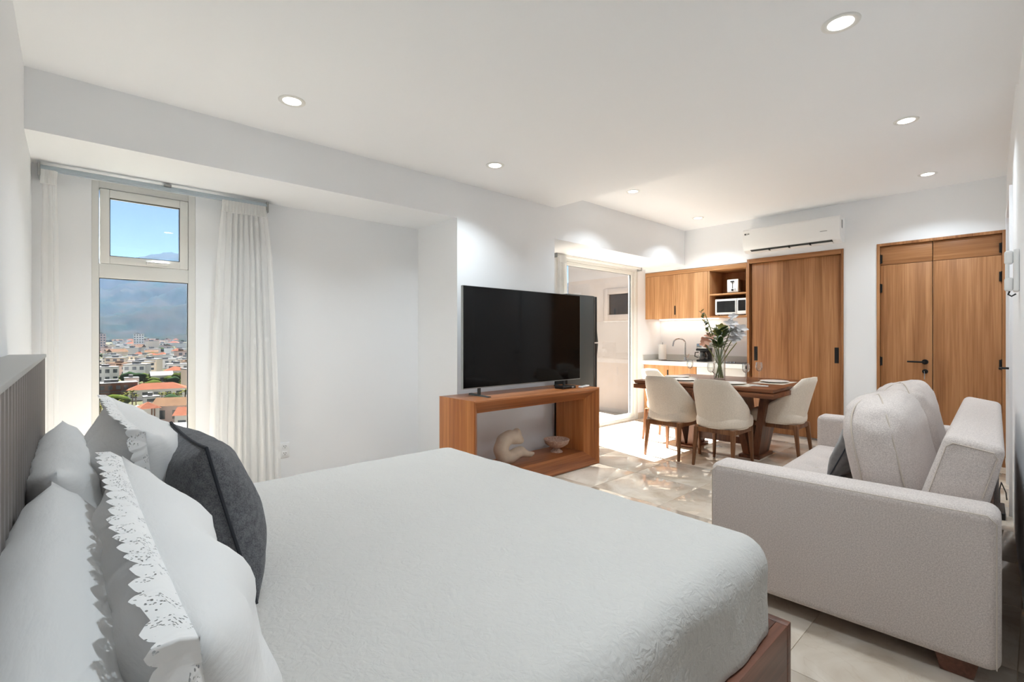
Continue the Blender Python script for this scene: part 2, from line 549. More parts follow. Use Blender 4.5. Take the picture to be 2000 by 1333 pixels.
# ---------------------------------------------------------------- the room shell
XH, XP, XS = -0.17, 6.44, 3.71
YS, YW, YO = 3.395, 4.03, 4.155
ZL, ZHI, ZS = 2.565, 2.73, 2.255
def yr(x): return 0.047 * x - 0.105            # the right wall runs slightly askew
XR = 2.2

fl = MB().box(XH - .2, 7.1, -1.3, YO, -0.12, -0.004).build('floor', 'grout')
struct(fl, 'polished beige marble tile floor')
TS = 0.60
tile_full = None
ix0, iy0 = 3.15, 2.45
for i in range(-6, 8):
    for j in range(-6, 4):
        x0, y0 = ix0 + i * TS, iy0 + j * TS
        cx0, cx1 = max(x0, XH), min(x0 + TS, XP + .45)
        cy0, cy1 = max(y0, -1.1), min(y0 + TS, YW + .02)
        if cx1 - cx0 < .02 or cy1 - cy0 < .02: continue
        full = abs(cx1 - cx0 - TS) < 1e-6 and abs(cy1 - cy0 - TS) < 1e-6
        if full and tile_full:
            t = bpy.data.objects.new('floor_tile', tile_full); C.objects.link(t)
            t.location = (cx0, cy0, 0); t.parent = fl
        else:
            g = 0.0012
            t = MB().box(g, cx1 - cx0 - g, g, cy1 - cy0 - g, -0.010, 0.0).build('floor_tile', 'marble_tile', fl, loc=(cx0, cy0, 0), bevel=0.0008)
            if full: tile_full = t.data

ce = MB()
ce.box(XH - .2, XS, -1.3, YO, ZL, ZHI + .2)
ce.box(XS, 7.1, -1.3, YO, ZHI, ZHI + .2)
struct(ce.build('ceiling', 'ceiling_paint'), 'white ceiling that steps up over the dining area')

struct(MB().box(XH - .2, XH, -1.3, YO, -.1, ZL + .1).build('wall_head', 'paint'), 'white wall behind the headboard')

ww = MB()
WX0, WX1, WZ0, WZ1 = 0.098, 0.653, 0.10, 2.215
DX0, DX1, DZ1 = 4.44, 6.235, 2.215
ww.box(XH - .2, WX0, YW, YO, -.1, ZHI + .1)
ww.box(WX0, WX1, YW, YO, WZ1, ZHI + .1); ww.box(WX0, WX1, YW, YO, -.1, WZ0)
ww.box(WX1, DX0, YW, YO, -.1, ZHI + .1)
ww.box(DX0, DX1, YW, YO, DZ1, ZHI + .1); ww.box(DX0, DX1, YW, YO, -.1, -0.006)
ww.box(DX1, 7.1, YW, YO, -.1, ZHI + .1)
struct(ww.build('wall_window', 'paint'), 'white outer wall with the tall window and the glass door')

struct(MB().box(2.467, XS, YS, YW, -.1, ZL).box(XS - .02, XS, YS, YW, ZL, ZHI).build('wall_pier', 'paint'), 'white wall pier behind the television')
struct(MB().box(XH, 2.467, YS, YW, ZS, ZL).build('trim_1', 'paint'), 'white boxed beam above the bedroom window niche')
struct(MB().box(XS, XP, YS, YW, ZS - .012, ZHI).build('trim_2', 'paint'), 'white boxed beam above the glass door niche')

wb = MB()
KY0, KY1 = 2.535, 4.03          # kitchen alcove
AY0, AY1 = 1.483, 2.535         # built-in wardrobe
EY0, EY1 = 0.198, 1.180         # entrance door
wb.box(XP, 7.1, KY0, KY1, 2.187, ZHI + .1)
wb.box(6.89, 7.1, KY0 - .02, KY1, -.1, 2.187)
wb.box(XP, 7.1, AY0, AY1, 2.222, ZHI + .1)
wb.box(7.0, 7.1, AY0, AY1, -.1, 2.222)
wb.box(XP, 7.1, EY1, AY0, -.1, ZHI + .1)
wb.box(XP, 7.1, EY0, EY1, 2.225, ZHI + .1)
wb.box(6.62, 7.1, EY0, EY1, -.1, 2.225)
wb.box(XP, 7.1, -.2, EY0, -.1, ZHI + .1)
struct(wb.build('wall_back', 'paint'), 'white end wall with kitchen alcove, wardrobe and entrance door')

wr = MB()
def rslab(xa, xb, z0, z1, d0=0.0, d1=-0.2):
    wr.hexa([(xa, yr(xa) + d1, z0), (xb, yr(xb) + d1, z0), (xb, yr(xb) + d0, z0), (xa, yr(xa) + d0, z0),
             (xa, yr(xa) + d1, z1), (xb, yr(xb) + d1, z1), (xb, yr(xb) + d0, z1), (xa, yr(xa) + d0, z1)])
rslab(XR, 4.75, -.1, ZHI + .1); rslab(4.75, 5.72, 2.215, ZHI + .1); rslab(5.72, 6.46, -.1, ZHI + .1); rslab(4.75, 5.72, -.1, 2.215, -0.09, -0.2)
wr.box(XR, XR + .15, -1.3, yr(XR) - .18, -.1, ZHI)
wr.box(XH - .2, XR + .15, -1.3, -1.1, -.1, ZHI)
struct(wr.build('wall_right', 'paint'), 'white wall behind the sofa')

# stone skirting along the pier next to the glass door and between wardrobe and entrance door
struct(MB().box(6.236, XP - .07, YW - .012, YW, 0, .09).build('baseboard_window', 'marble_tile'))
struct(MB().box(XP - .012, XP, EY1 + .002, AY0 - .002, 0, .09).build('baseboard_back', 'marble_tile'))
b_ = MB(); b_.hexa([(5.74, yr(5.74), 0), (6.43, yr(6.43), 0), (6.43, yr(6.43) + .012, 0), (5.74, yr(5.74) + .012, 0), (5.74, yr(5.74), .09), (6.43, yr(6.43), .09), (6.43, yr(6.43) + .012, .09), (5.74, yr(5.74) + .012, .09)])
struct(b_.build('baseboard_right', 'marble_tile'))

# ---------------------------------------------------------------- window 1: awning sash above a tall fixed pane
w1 = struct(thing('window_1', None, None, (0.375, 4.06, WZ0)), 'tall white window with opening sash above fixed pane, city behind')

def wl(x0, x1, y0, y1, z0, z1): return (x0 - .375, x1 - .375, y0 - 4.06, y1 - 4.06, z0 - WZ0, z1 - WZ0)
fr = MB()
fr.box(*wl(WX0, .134, 4.035, 4.105, WZ0, WZ1)); fr.box(*wl(.611, WX1, 4.035, 4.105, WZ0, WZ1))
fr.box(*wl(.134, .611, 4.035, 4.105, 2.172, WZ1)); fr.box(*wl(.134, .611, 4.035, 4.105, WZ0, WZ0 + .05))
fr.box(*wl(.134, .611, 4.035, 4.105, 1.600, 1.690))
fr.build('window_frame', 'frame_white', w1, bevel=.003)
sa = MB()
sa.box(*wl(.138, .186, 4.028, 4.09, 1.693, 2.168)); sa.box(*wl(.560, .608, 4.028, 4.09, 1.693, 2.168))
sa.box(*wl(.186, .560, 4.028, 4.09, 2.116, 2.168)); sa.box(*wl(.186, .560, 4.028, 4.09, 1.693, 1.742))
sash = sa.build('sash', 'frame_white', w1, bevel=.003)
gk = MB()
for a in ((.186, .189, 1.742, 2.116), (.557, .560, 1.742, 2.116)): gk.box(*wl(a[0], a[1], 4.030, 4.06, a[2], a[3]))
for a in ((.186, .560, 1.742, 1.745), (.186, .560, 2.113, 2.116)): gk.box(*wl(a[0], a[1], 4.030, 4.06, a[2], a[3]))
gk.build('gasket', 'black_plastic', sash)
MB().box(*wl(.187, .559, 4.06, 4.066, 1.743, 2.115)).build('pane', 'window_glass', sash)
hd = MB(); hd.rbox(*wl(.372, .41, 4.008, 4.028, 1.703, 1.727), .004); hd.rbox(*wl(.385, .50, 4.000, 4.014, 1.708, 1.724), .005)
hd.build('handle', 'frame_white', sash, smooth=True)
gk = MB()
gk.box(*wl(.134, .138, 4.052, 4.066, WZ0 + .05, 1.600)); gk.box(*wl(.607, .611, 4.052, 4.066, WZ0 + .05, 1.600)); gk.box(*wl(.138, .607, 4.052, 4.066, 1.596, 1.600)); gk.box(*wl(.138, .607, 4.052, 4.066, WZ0 + .05, WZ0 + .054))
gk.build('gasket', 'black_plastic', w1)
MB().box(*wl(.136, .609, 4.058, 4.064, WZ0 + .052, 1.598)).build('pane', 'window_glass', w1)

# ---------------------------------------------------------------- window 2: sliding glass door to the balcony
w2 = struct(thing('window_2', None, None, (5.34, 4.06, 0)), 'white framed sliding glass door to the balcony')
fr = MB()
def dl(x0, x1, y0, y1, z0, z1): return (x0 - 5.34, x1 - 5.34, y0 - 4.06, y1 - 4.06, z0, z1)
fr.box(*dl(DX0, DX0 + .03, 4.03, 4.15, 0, DZ1)); fr.box(*dl(6.165, DX1, 4.03, 4.15, 0, DZ1))
fr.box(*dl(DX0 + .03, 6.165, 4.03, 4.15, 2.185, DZ1)); fr.box(*dl(DX0 + .03, 6.165, 4.03, 4.15, -.005, .032))
fr.build('door_frame', 'frame_white', w2, bevel=.003)
sa = MB()
sa.box(*dl(DX0 + .03, 4.53, 4.04, 4.085, .034, 2.183)); sa.box(*dl(6.082, 6.163, 4.04, 4.085, .034, 2.183))
sa.box(*dl(4.53, 6.082, 4.04, 4.085, 2.135, 2.183)); sa.box(*dl(4.53, 6.082, 4.04, 4.085, .034, .10))
sash = sa.build('sliding_sash', 'frame_white', w2, bevel=.003)
gk = MB(); gk.box(*dl(6.077, 6.082, 4.056, 4.066, .10, 2.135)); gk.box(*dl(4.53, 4.535, 4.056, 4.066, .10, 2.135)); gk.box(*dl(4.535, 6.077, 4.056, 4.066, 2.131, 2.135)); gk.box(*dl(4.535, 6.077, 4.056, 4.066, .10, .104))
gk.build('gasket', 'black_plastic', sash)
MB().box(*dl(4.532, 6.08, 4.060, 4.067, .102, 2.133)).build('pane', 'door_glass', sash)

# ---------------------------------------------------------------- door 1: double entrance door of oak veneer
d1 = struct(thing('door_1', None, None, (XP, .69, 0)), 'oak veneered double entrance door with black hardware')
def el_(x0, x1, y0, y1, z0, z1): return (x0 - XP, x1 - XP, y0 - .69, y1 - .69, z0, z1)
fr = MB()
fr.box(*el_(XP - .012, XP + .12, EY1 - .028, EY1 - .001, 0, 2.224)); fr.box(*el_(XP - .012, XP + .12, EY0 + .001, EY0 + .028, 0, 2.224))
fr.box(*el_(XP - .012, XP + .12, EY0 + .028, EY1 - .028, 2.196, 2.224))
fr.build('door_frame', 'oak_vertical', d1, bevel=.002)
YM = .722
for k, (ya, yb) in enumerate(((YM + .003, EY1 - .031), (EY0 + .031, YM - .003))):
    leaf = MB().box(*el_(XP + .014, XP + .05, ya, yb, .006, 1.992)).build('door_leaf', 'oak_vertical', d1, bevel=.0015)
    MB().box(*el_(XP + .014, XP + .05, ya, yb, 1.996, 2.192)).build('top_panel', 'oak_horizontal', leaf, bevel=.0015)
    hy = yb - .004 if k == 0 else ya + .004
    for hz in ((2.06, 1.60, 1.70, 0.28)[:1] + ((1.745, 0.96, .25) if k == 0 else (1.79, .96, .25))):
        h = MB(); h.cyl((XP + .008 - XP, hy - .69 + (.008 if k == 0 else -.008), hz - .05), (.008, hy - .69 + (.008 if k == 0 else -.008), hz + .05), .009, n=10)
        h.box(0, .014, hy - .69 - (.012 if k == 0 else -.002), hy - .69 + (.0 if k == 0 else .014), hz - .045, hz + .045)
        h.build('hinge', 'black_metal', leaf, smooth=True)
    if k == 0:
        lv = MB()
        ly = YM + .058 - .69
        lv.cyl((.014, ly, .965), (-.006, ly, .965), .026, n=20)
        lv.tube([(.0, ly, .965), (-.045, ly, .965), (-.052, ly + .02, .965), (-.052, ly + .135, .967)], .0095, n=10)
        lv.build('lever_handle', 'black_metal', leaf, smooth=True)
        lk = MB(); lk.cyl((.014, ly, .868), (-.004, ly, .868), .023, n=20)
        lk.build('lock_cylinder', 'black_metal', leaf, smooth=True)
        ky = MB(); ky.box(-.03, -.004, ly - .002, ly + .002, .862, .874); ky.cyl((-.036, ly - .002, .862), (-.036, ly + .002, .862), .012, n=12); ky.box(-.04, -.034, ly - .004, ly + .003, .79, .856)
        ky.build('key', 'steel', leaf)

# ---------------------------------------------------------------- door 2: white door in the right wall
d2 = struct(thing('door_2', None, None, (5.235, yr(5.235), 0), math.atan(.047)), 'white door in the right wall beside the entrance')
MB().box(-.475, .475, -.05, -.015, .005, 2.205).build('door_leaf', 'door_white', d2, bevel=.002)
fr = MB(); fr.box(-.525, -.478, -.06, .016, 0, 2.255); fr.box(.478, .525, -.06, .016, 0, 2.255); fr.box(-.478, .478, -.06, .016, 2.208, 2.255)
fr.build('door_frame', 'door_white', d2, bevel=.002)
lv = MB(); lv.cyl((.40, -.015, .965), (.40, -.004, .965), .026, n=18); lv.tube([(.40, -.01, .965), (.40, .045, .965), (.38, .052, .965), (.27, .052, .965)], .009, n=8)
lv.build('lever_handle', 'black_metal', d2, smooth=True)
MB().cyl((.40, -.015, .86), (.40, -.003, .86), .02, n=16).build('lock_cylinder', 'black_metal', d2, smooth=True)

# ---------------------------------------------------------------- recessed downlights
LAMPS = [(0.93, 2.87, ZL, 'round recessed ceiling light nearest the bedroom window niche'),
         (2.45, 2.87, ZL, 'round recessed ceiling light above the television corner'),
         (2.43, 0.57, ZL, 'largest round recessed ceiling light, above the near end of the sofa'),
         (4.295, 0.62, ZHI, 'round recessed ceiling light beside the ceiling step above the sofa'),
         (5.85, 0.69, ZHI, 'round recessed ceiling light in front of the entrance door'),
         (4.295, 2.835, ZHI, 'round recessed ceiling light beside the ceiling step near the glass door'),
         (5.86, 2.91, ZHI, 'round recessed ceiling light in front of the kitchen cabinets'),
         (0.93, 0.57, ZL, 'round recessed ceiling light above the near side of the bed')]
for x, y, z, lab in LAMPS:
    t = thing('recessed_downlight', lab, 'ceiling light', (x, y, z), group='recessed downlights')
    MB().lathe([(.047, -.001), (.05, -.004), (.062, -.0055), (.071, -.003), (.072, 0)], n=36).build('trim_ring', 'frame_white', t, smooth=True, angle=60)
    MB().lathe([(.0005, -.0022), (.048, -.0022)], n=36).build('lens', 'lamp_lens', t)
    d = bpy.data.lights.new('downlight_lamp', 'AREA')
    d.shape = 'DISK'; d.size = .094; d.energy = DOWNLIGHT_W; d.spread = math.radians(122); d.color = DOWNLIGHT_COL
    o = bpy.data.objects.new('downlight_lamp', d); C.objects.link(o); o.parent = t; o.location = (0, 0, -.007)

# ---------------------------------------------------------------- soft goods
def pillow_mesh(W, Hh, T, pinch=.10, n=30, m=22, wrinkle=.008, seed=0, power=2.6, sag=0.0):
    """a stuffed pillow lying in the local YZ plane (Y wide, Z tall, X thick), centre at its base edge"""
    mb = MB()
    def side(sgn):
        def fn(a, b):
            u, v = a * 2 - 1, b * 2 - 1
            y = W / 2 * u * (1 - pinch * (1 - v * v) * u * u)
            z = Hh / 2 * v * (1 - pinch * (1 - u * u) * v * v)
            g = max(0.0, (1 - abs(u) ** power) * (1 - abs(v) ** power)) ** 0.52
            x = sgn * T / 2 * g
            nn = fbm((y * 1.0 + seed * 3.1, z + sgn * 5, seed), 7.0)
            ed = max(abs(u), abs(v))
            pull = math.sin((math.atan2(v, u) * 14 + seed)) * max(0, ed - .55) * (1 - ed) * 4
            x += sgn * g * wrinkle * (nn * 1.6 + pull * 1.2)
            z -= sag * (1 - v * v) * 0 + sag * max(0, v) * math.cos(u * PI / 2)
            return (x, y, z + Hh / 2)
        return fn
    mb.grid(side(1), n, m)
    mb.grid(side(-1), n, m, flip=True)
    return mb

def pillow_edge(W, Hh, pinch, n=26, sag=0.0):
    pts = []
    def E(u, v):
        y = W / 2 * u * (1 - pinch * (1 - v * v) * u * u)
        z = Hh / 2 * v * (1 - pinch * (1 - u * u) * v * v) - sag * max(0, v) * math.cos(u * PI / 2)
        return Vector((0, y, z + Hh / 2))
    for i in range(n): pts.append(E(-1 + 2 * i / n, -1))
    for i in range(n): pts.append(E(1, -1 + 2 * i / n))
    for i in range(n): pts.append(E(1 - 2 * i / n, 1))
    for i in range(n): pts.append(E(-1, 1 - 2 * i / n))
    return pts

def lean(o, rx=0.0, ry=0.0, rz=0.0):
    o.rotation_euler = (rx, ry, rz)

# ---------------------------------------------------------------- bed
BX0, BX1, BY0, BY1, BZ = -0.055, 1.79, 0.562, 2.505, 0.26
bed = thing('bed', 'double bed with a brown wooden platform base under white bedspread', 'bed', (0.87, 1.533, 0))
def bl(x0, x1, y0, y1, z0, z1): return (x0 - .87, x1 - .87, y0 - 1.533, y1 - 1.533, z0, z1)
MB().box(*bl(BX1 - .035, BX1, BY0, BY1, .02, BZ)).build('foot_board', 'bed_wood', bed, bevel=.003)
MB().box(*bl(BX0, BX1 - .036, BY0, BY0 + .035, .02, BZ)).build('side_board', 'bed_wood', bed, bevel=.003)
MB().box(*bl(BX0, BX1 - .036, BY1 - .035, BY1, .02, BZ)).build('side_board', 'bed_wood', bed, bevel=.003)
MB().box(*bl(BX0, BX1 - .036, BY0 + .036, BY1 - .036, .2, BZ - .001)).build('platform', 'bed_wood', bed)
for lx in (.05, 1.6):
    for ly in (.72, 2.35): MB().box(*bl(lx, lx + .08, ly - .04, ly + .04, 0, .2)).build('leg', 'bed_wood', bed)
MB().rbox(*bl(BX0 + .01, 1.69, .65, 2.42, BZ, .52), .05, 4).build('mattress', 'cotton', bed, smooth=True, angle=80)

# bedspread draped over the mattress
def spread():
    x0, x1, y0, y1 = BX0 + .0, 1.752, .588, 2.482
    top, hem, r, rc = .555, BZ + .006, .085, .11
    cx, cy_ = (x0 + x1) / 2, (y0 + y1) / 2
    ax, ay = (x1 - x0) / 2, (y1 - y0) / 2
    h = top - hem
    def prof(t, a):              # t in [-1,1] -> offset, drop
        s = abs(t); L_ = (a - r) + r * PI / 2 + (h - r)
        d = s * L_
        if d < a - r: o, q = d, 0.0
        elif d < a - r + r * PI / 2:
            th = (d - (a - r)) / r
            o, q = a - r + r * math.sin(th), r * (1 - math.cos(th))
        else: o, q = a, r + d - (a - r) - r * PI / 2
        return math.copysign(o, t), q
    nu, nv = 110, 110
    def fn(a, b):
        tx, ty = a * 2 - 1, b * 2 - 1
        ox, qx = prof(tx, ax); oy, qy = prof(ty, ay)
        if tx < 0: qx *= 0.0        # head end stays up against the headboard
        q = min(h, (qx ** 4 + qy ** 4) ** .25)
        dx, dy = abs(ox) - (ax - rc), abs(oy) - (ay - rc)
        if dx > 0 and dy > 0 and tx > 0:
            k = max(dx, dy) / math.hypot(dx, dy)
            ox = math.copysign(ax - rc + dx * k, ox); oy = math.copysign(ay - rc + dy * k, oy)
        p = Vector((ox, oy, -q))
        w = fbm((ox, oy, q), 3.0) * .006 + fbm((ox + 9, oy, q), 9.0) * .0025
        side = min(1, q / .12)
        crown = .012 * (1 - (ox / ax) ** 2) * (1 - (oy / ay) ** 2)
        z = top - q + crown + w * (1 - side)
        fold = math.sin((ox * 9 + oy * 11)) * .006 * side + fbm((ox * 2, oy * 2, q), 4) * .008 * side
        out = Vector((ox / ax if abs(ox) > ax - .1 else 0, oy / ay if abs(oy) > ay - .1 else 0, 0))
        if tx < 0 and abs(oy) < ay - .1: out = Vector((0, 0, 0))
        if out.length: out.normalize()
        return (cx + ox + out.x * fold, cy_ + oy + out.y * fold, max(z, hem))
    return MB().grid(fn, nu, nv)
bs = spread().build('bedspread', 'matelasse', None, smooth=True, angle=180)
md = bs.modifiers.new('thickness', 'SOLIDIFY'); md.thickness = .006; md.offset = -1
tag(bs, 'white quilted bedspread with embossed pattern covering the bed', 'bedspread')

# headboard of upright ribs
hb = thing('headboard', 'dark grey ribbed headboard panel standing behind the bed pillows', 'headboard', (-.118, 1.53, 0))
HY0, HY1, HZ = .46, 2.56, 1.155
MB().box(-.05, .018, HY0 - 1.53, HY1 - 1.53, 0, HZ - .012).build('back_panel', 'panel_dark', hb)
MB().box(-.05, .05, HY0 - 1.53, HY1 - 1.53, HZ - .012, HZ).build('top_cap', 'shelf_grey', hb, bevel=.002)
rib = None
k = 0
y = HY0 + .012
while y < HY1 - .03:
    if rib is None:
        m_ = MB()
        pr = [(0.018, 0), (.04, .002), (.048, .010), (.048, .026), (.04, .034), (.018, .036)]
        vs_ = [(px, py, z) for z in (0.02, HZ - .0125) for (px, py) in pr]
        n_ = len(pr)
        m_.add(vs_, [(i, i + 1, n_ + i + 1, n_ + i) for i in range(n_ - 1)] + [tuple(range(n_ - 1, -1, -1)), tuple(range(n_, 2 * n_))])
        rb = m_.build('rib', 'rib_paint', hb, smooth=True, angle=50, loc=(0, y - 1.53, 0)); rib = rb.data
    else:
        rb = bpy.data.objects.new('rib', rib); C.objects.link(rb); rb.parent = hb; rb.location = (0, y - 1.53, 0)
    y += .0575

# pillows: two sleeping pillows at the back, two lace shams, one charcoal cushion
def put_pillow(name, label, cat, W, Hh, T, material, loc, tilt, rz, pinch, seed, wr=.010, grp=None, power=2.6, sag=0.0):
    t = thing(name, label, cat, loc, group=grp, rot=(0, tilt, rz))
    pillow_mesh(W, Hh, T, pinch, wrinkle=wr, seed=seed, power=power, sag=sag).build('pillow_body', material, t, smooth=True, angle=180, weld=.0008)
    return t
MT = .562
p1 = put_pillow('sleeping_pillow', 'pale grey sleeping pillow at the back, far side of the bed', 'pillow', .84, .39, .15, 'cotton_grey', (.006, 1.80, MT - .012), -.07, .0, .02, 1, wr=.012, grp='sleeping pillows against the headboard', power=4.5)
p2 = put_pillow('sleeping_pillow', 'pale grey sleeping pillow at the back, nearest to the viewer', 'pillow', .84, .40, .15, 'cotton_grey', (.002, .83, MT - .012), -.07, .0, .02, 2, wr=.012, grp='sleeping pillows against the headboard', power=4.5)

def lace_flange(t, W, Hh, pinch, sag=0.0):
    pts = pillow_edge(W, Hh, pinch, 150, sag)
    n = len(pts)
    c = Vector((0, 0, Hh / 2))
    mb = MB()
    vs_, fs = [], []
    for i in range(n):
        p = pts[i]
        d = (p - c); d = Vector((0, d.y / (W / 2), d.z / (Hh / 2)))
        d = Vector((0, d.y if abs(d.y) > abs(d.z) - .12 else 0, d.z if abs(d.z) > abs(d.y) - .12 else 0)).normalized()
        tooth = (i % 8) / 8.0
        w = .031 + .009 * (1 - abs(2 * tooth - 1)) ** .6
        wob = fbm((i * .044, W, 1), 1.0) * .010
        vs_.append(p - d * .004)
        vs_.append(p + d * w * .45 + Vector((-w * .42 + wob * .5, 0, 0)))
        vs_.append(p + d * w * .62 + Vector((-w * 1.0 + wob, 0, 0)))
    for i in range(n):
        j = (i + 1) % n
        fs.append((i * 3, j * 3, j * 3 + 1, i * 3 + 1)); fs.append((i * 3 + 1, j * 3 + 1, j * 3 + 2, i * 3 + 2))
    mb.add(vs_, fs)
    mb.build('lace_edging', 'lace', t, smooth=True, angle=180)
p3 = put_pillow('pillow_sham', 'white lace edged pillow sham with raised pointed corner, far side of the bed', 'pillow', .88, .45, .26, 'cotton', (.185, 1.86, MT - .01), -.14, .02, .09, 3, wr=.014, grp='lace edged pillow shams')
lace_flange(p3, .88, .45, .09)
p4 = put_pillow('pillow_sham', 'white lace edged pillow sham with scalloped trim, nearest to the viewer', 'pillow', .84, .42, .20, 'cotton', (.148, .90, MT - .01), -.16, .0, .08, 5, wr=.014, grp='lace edged pillow shams', sag=.0)
lace_flange(p4, .84, .42, .08)
p5 = put_pillow('throw_cushion', 'charcoal woven square cushion propped on the white pillows', 'cushion', .46, .42, .20, 'charcoal_weave', (.335, 1.53, MT - .004), -.26, .02, .07, 8, wr=.008)
MB().tube(pillow_edge(.46, .42, .07, 22) + pillow_edge(.46, .42, .07, 22)[:1], .004, n=6, caps=False).build('piping', 'charcoal_piping', p5, smooth=True)

# ---------------------------------------------------------------- curtain rail, sheer curtains
cr = thing('curtain_rail', 'grey blue metal curtain rail above the bedroom window', 'curtain rail', (.48, 3.95, 2.205))
MB().box(-.615, .615, -.012, .012, -.006, .026).build('rail', 'rail_metal', cr, bevel=.003)
MB().box(-.615, .615, -.024, -.013, -.002, .010).build('rail_lip', 'rail_metal', cr)
for sx in (-.622, .612): MB().box(sx, sx + .012, -.03, .075, -.045, .036).build('end_bracket', 'grey_plastic', cr, bevel=.003)
MB().box(-.02, .02, -.02, .075, .02, .034).build('centre_bracket', 'grey_plastic', cr)
def curtain(name, label, x0, x1, xb0, xb1, y, ztop, zbot, folds, depth, nsx=120):
    t = thing(name, label, 'curtain', ((x0 + x1) / 2, y, zbot))
    cx = (x0 + x1) / 2
    def fn(a, b):
        z = zbot + (ztop - zbot) * b
        k = (1 - b) ** .7
        xa, xb_ = x0 + (xb0 - x0) * k, x1 + (xb1 - x1) * k
        x = xa + (xb_ - xa) * a
        amp = depth * (.45 + .55 * min(1, (1 - b) * 6 + .1))
        ph = folds * 2 * PI * a + .6 * math.sin(a * 9 + 2) + .5 * math.sin(b * 2.2 + a * 4)
        yy = amp * math.sin(ph) + .3 * amp * math.sin(2.3 * ph + b * 3)
        x += .012 * math.cos(ph) * min(1, (1 - b) * 5)
        return (x - cx, yy, z - zbot)
    MB().grid(fn, nsx, 40).build('cloth', 'sheer', t, smooth=True, angle=180)
    hd = MB()
    n = int(folds * 1.6)
    for i in range(n):
        x = x0 + (x1 - x0) * (i + .5) / n - cx
        hd.cyl((x - .004, -.012, ztop - zbot - .075), (x, -.006, ztop - zbot + .008), .011, .014, n=8)
    hd.build('pleat_heading', 'sheer', t, smooth=True)
    return t
curtain('sheer_curtain', 'white sheer pleated curtain hanging right of the bedroom window', .80, 1.085, .70, 1.19, 3.935, 2.192, .012, 9, .028)
curtain('sheer_curtain', 'narrow white sheer curtain gathered at the left end of the rail', -.125, -.062, -.125, -.055, 3.935, 2.192, .012, 3, .014, 40)
cr2 = thing('curtain_rail', 'white curtain rail above the balcony glass door', 'curtain rail', (5.28, 3.96, 2.212))
MB().box(-.92, .92, -.012, .012, .0, .03).build('rail', 'frame_white', cr2, bevel=.003)
for sx in (-.93, .918): MB().box(sx, sx + .012, -.02, .06, -.02, .031).build('end_bracket', 'grey_plastic', cr2, bevel=.002)
curtain('sheer_curtain', 'white sheer curtain gathered beside the fridge at the glass door', 4.38, 4.50, 4.37, 4.48, 3.935, 2.205, .012, 6, .03, 60)

# wall socket under the niche
so = thing('wall_socket', 'white double wall socket on the niche wall beside the curtain', 'socket', (1.249, YW, .327))
MB().rbox(-.036, .036, -.008, 0, -.058, .058, .004).build('cover_plate', 'white_plastic', so, smooth=True)
for z in (-.027, .027):
    q = MB().rbox(-.020, .020, -.0115, -.007, z - .018, z + .018, .002).build('outlet', 'white_plastic', so, smooth=True)
    s_ = MB(); s_.box(-.009, -.006, -.0125, -.011, z - .002, z + .009); s_.box(.006, .009, -.0125, -.011, z - .002, z + .009); s_.cyl((0, -.0125, z - .009), (0, -.011, z - .009), .003, n=8)
    s_.build('slot', 'black_plastic', q)

# ---------------------------------------------------------------- television console
def frame_boards(W, D, Hh, prof):
    """mitred picture-frame box: four boards, each (name, MB); front face at y=0, opening bevelled inwards"""
    def ring(n, y): return [(-W / 2 + n, y, n), (W / 2 - n, y, n), (W / 2 - n, y, Hh - n), (-W / 2 + n, y, Hh - n)]
    out = []
    for k, nm in enumerate(('bottom_board', 'side_board', 'top_board', 'side_board')):
        mb = MB(); m = len(prof); vs_ = []
        for (y, n) in prof:
            r = ring(n, y); vs_ += [r[k], r[(k + 1) % 4]]
        fs = [(2 * i, 2 * i + 1, 2 * ((i + 1) % m) + 1, 2 * ((i + 1) % m)) for i in range(m)]
        fs += [tuple(2 * i for i in range(m - 1, -1, -1)), tuple(2 * i + 1 for i in range(m))]
        mb.add(vs_, fs); out.append((nm, mb))
    return out
co = thing('tv_console', 'open-fronted brown wooden console standing below the television', 'console', (2.9945, 2.856, 0.004))
for nm, mb in frame_boards(1.529, .46, .731, [(0, 0), (0, .014), (.105, .112), (.46, .112), (.46, 0)]):
    mb.build(nm, 'console_z' if nm == 'side_board' else 'console_x', co, bevel=.0015, weld=.0001)

tv = thing('television', 'large flat black television standing on the wooden console', 'television', (3.0265, 3.10, .735))
MB().rbox(-.7235, .7235, -.012, .018, .066, .897, .004, 2).build('panel_body', 'black_plastic', tv, smooth=True)
MB().box(-.7195, .7195, -.0135, -.012, .076, .893).build('screen', 'screen', tv)
ed = MB(); ed.box(-.725, -.7236, -.0125, .016, .066, .897); ed.box(-.7235, .7235, -.0125, .016, .897, .8985); ed.box(.7236, .725, -.0125, .016, .066, .897); ed.box(-.7235, .7235, -.0135, -.0125, .068, .0735)
ed.build('bezel', 'grey_plastic', tv)
MB().rbox(-.45, .45, .018, .055, .12, .60, .015).build('rear_housing', 'black_plastic', tv, smooth=True)
for sx in (-.55, .50):
    ft = MB(); ft.box(sx - .012, sx + .012, -.004, .012, .01, .07); ft.hexa([(sx - .02, -.13, 0), (sx + .02, -.13, 0), (sx + .02, .12, 0), (sx - .02, .12, 0), (sx - .012, -.13, .006), (sx + .012, -.13, .006), (sx + .016, .12, .016), (sx - .016, .12, .016)])
    ft.build('foot', 'fridge_side', tv)
mb_ = thing('media_box', 'small black media box under the right end of the television', 'media box', (3.45, 3.02, .735))
MB().rbox(-.09, .09, -.055, .055, 0, .026, .005).build('case', 'black_plastic', mb_, smooth=True)
MB().box(.03, .06, -.0565, -.055, .006, .02).build('display', 'grey_plastic', mb_)
rc_ = thing('remote_control', 'slim silver remote control lying on the right end of the console', 'remote', (3.66, 2.965, .735), .25)
MB().rbox(-.085, .085, -.022, .022, 0, .016, .006).build('case', 'white_plastic', rc_, smooth=True)
MB().box(-.06, .03, -.014, .014, .016, .0172).build('keypad', 'grey_plastic', rc_)

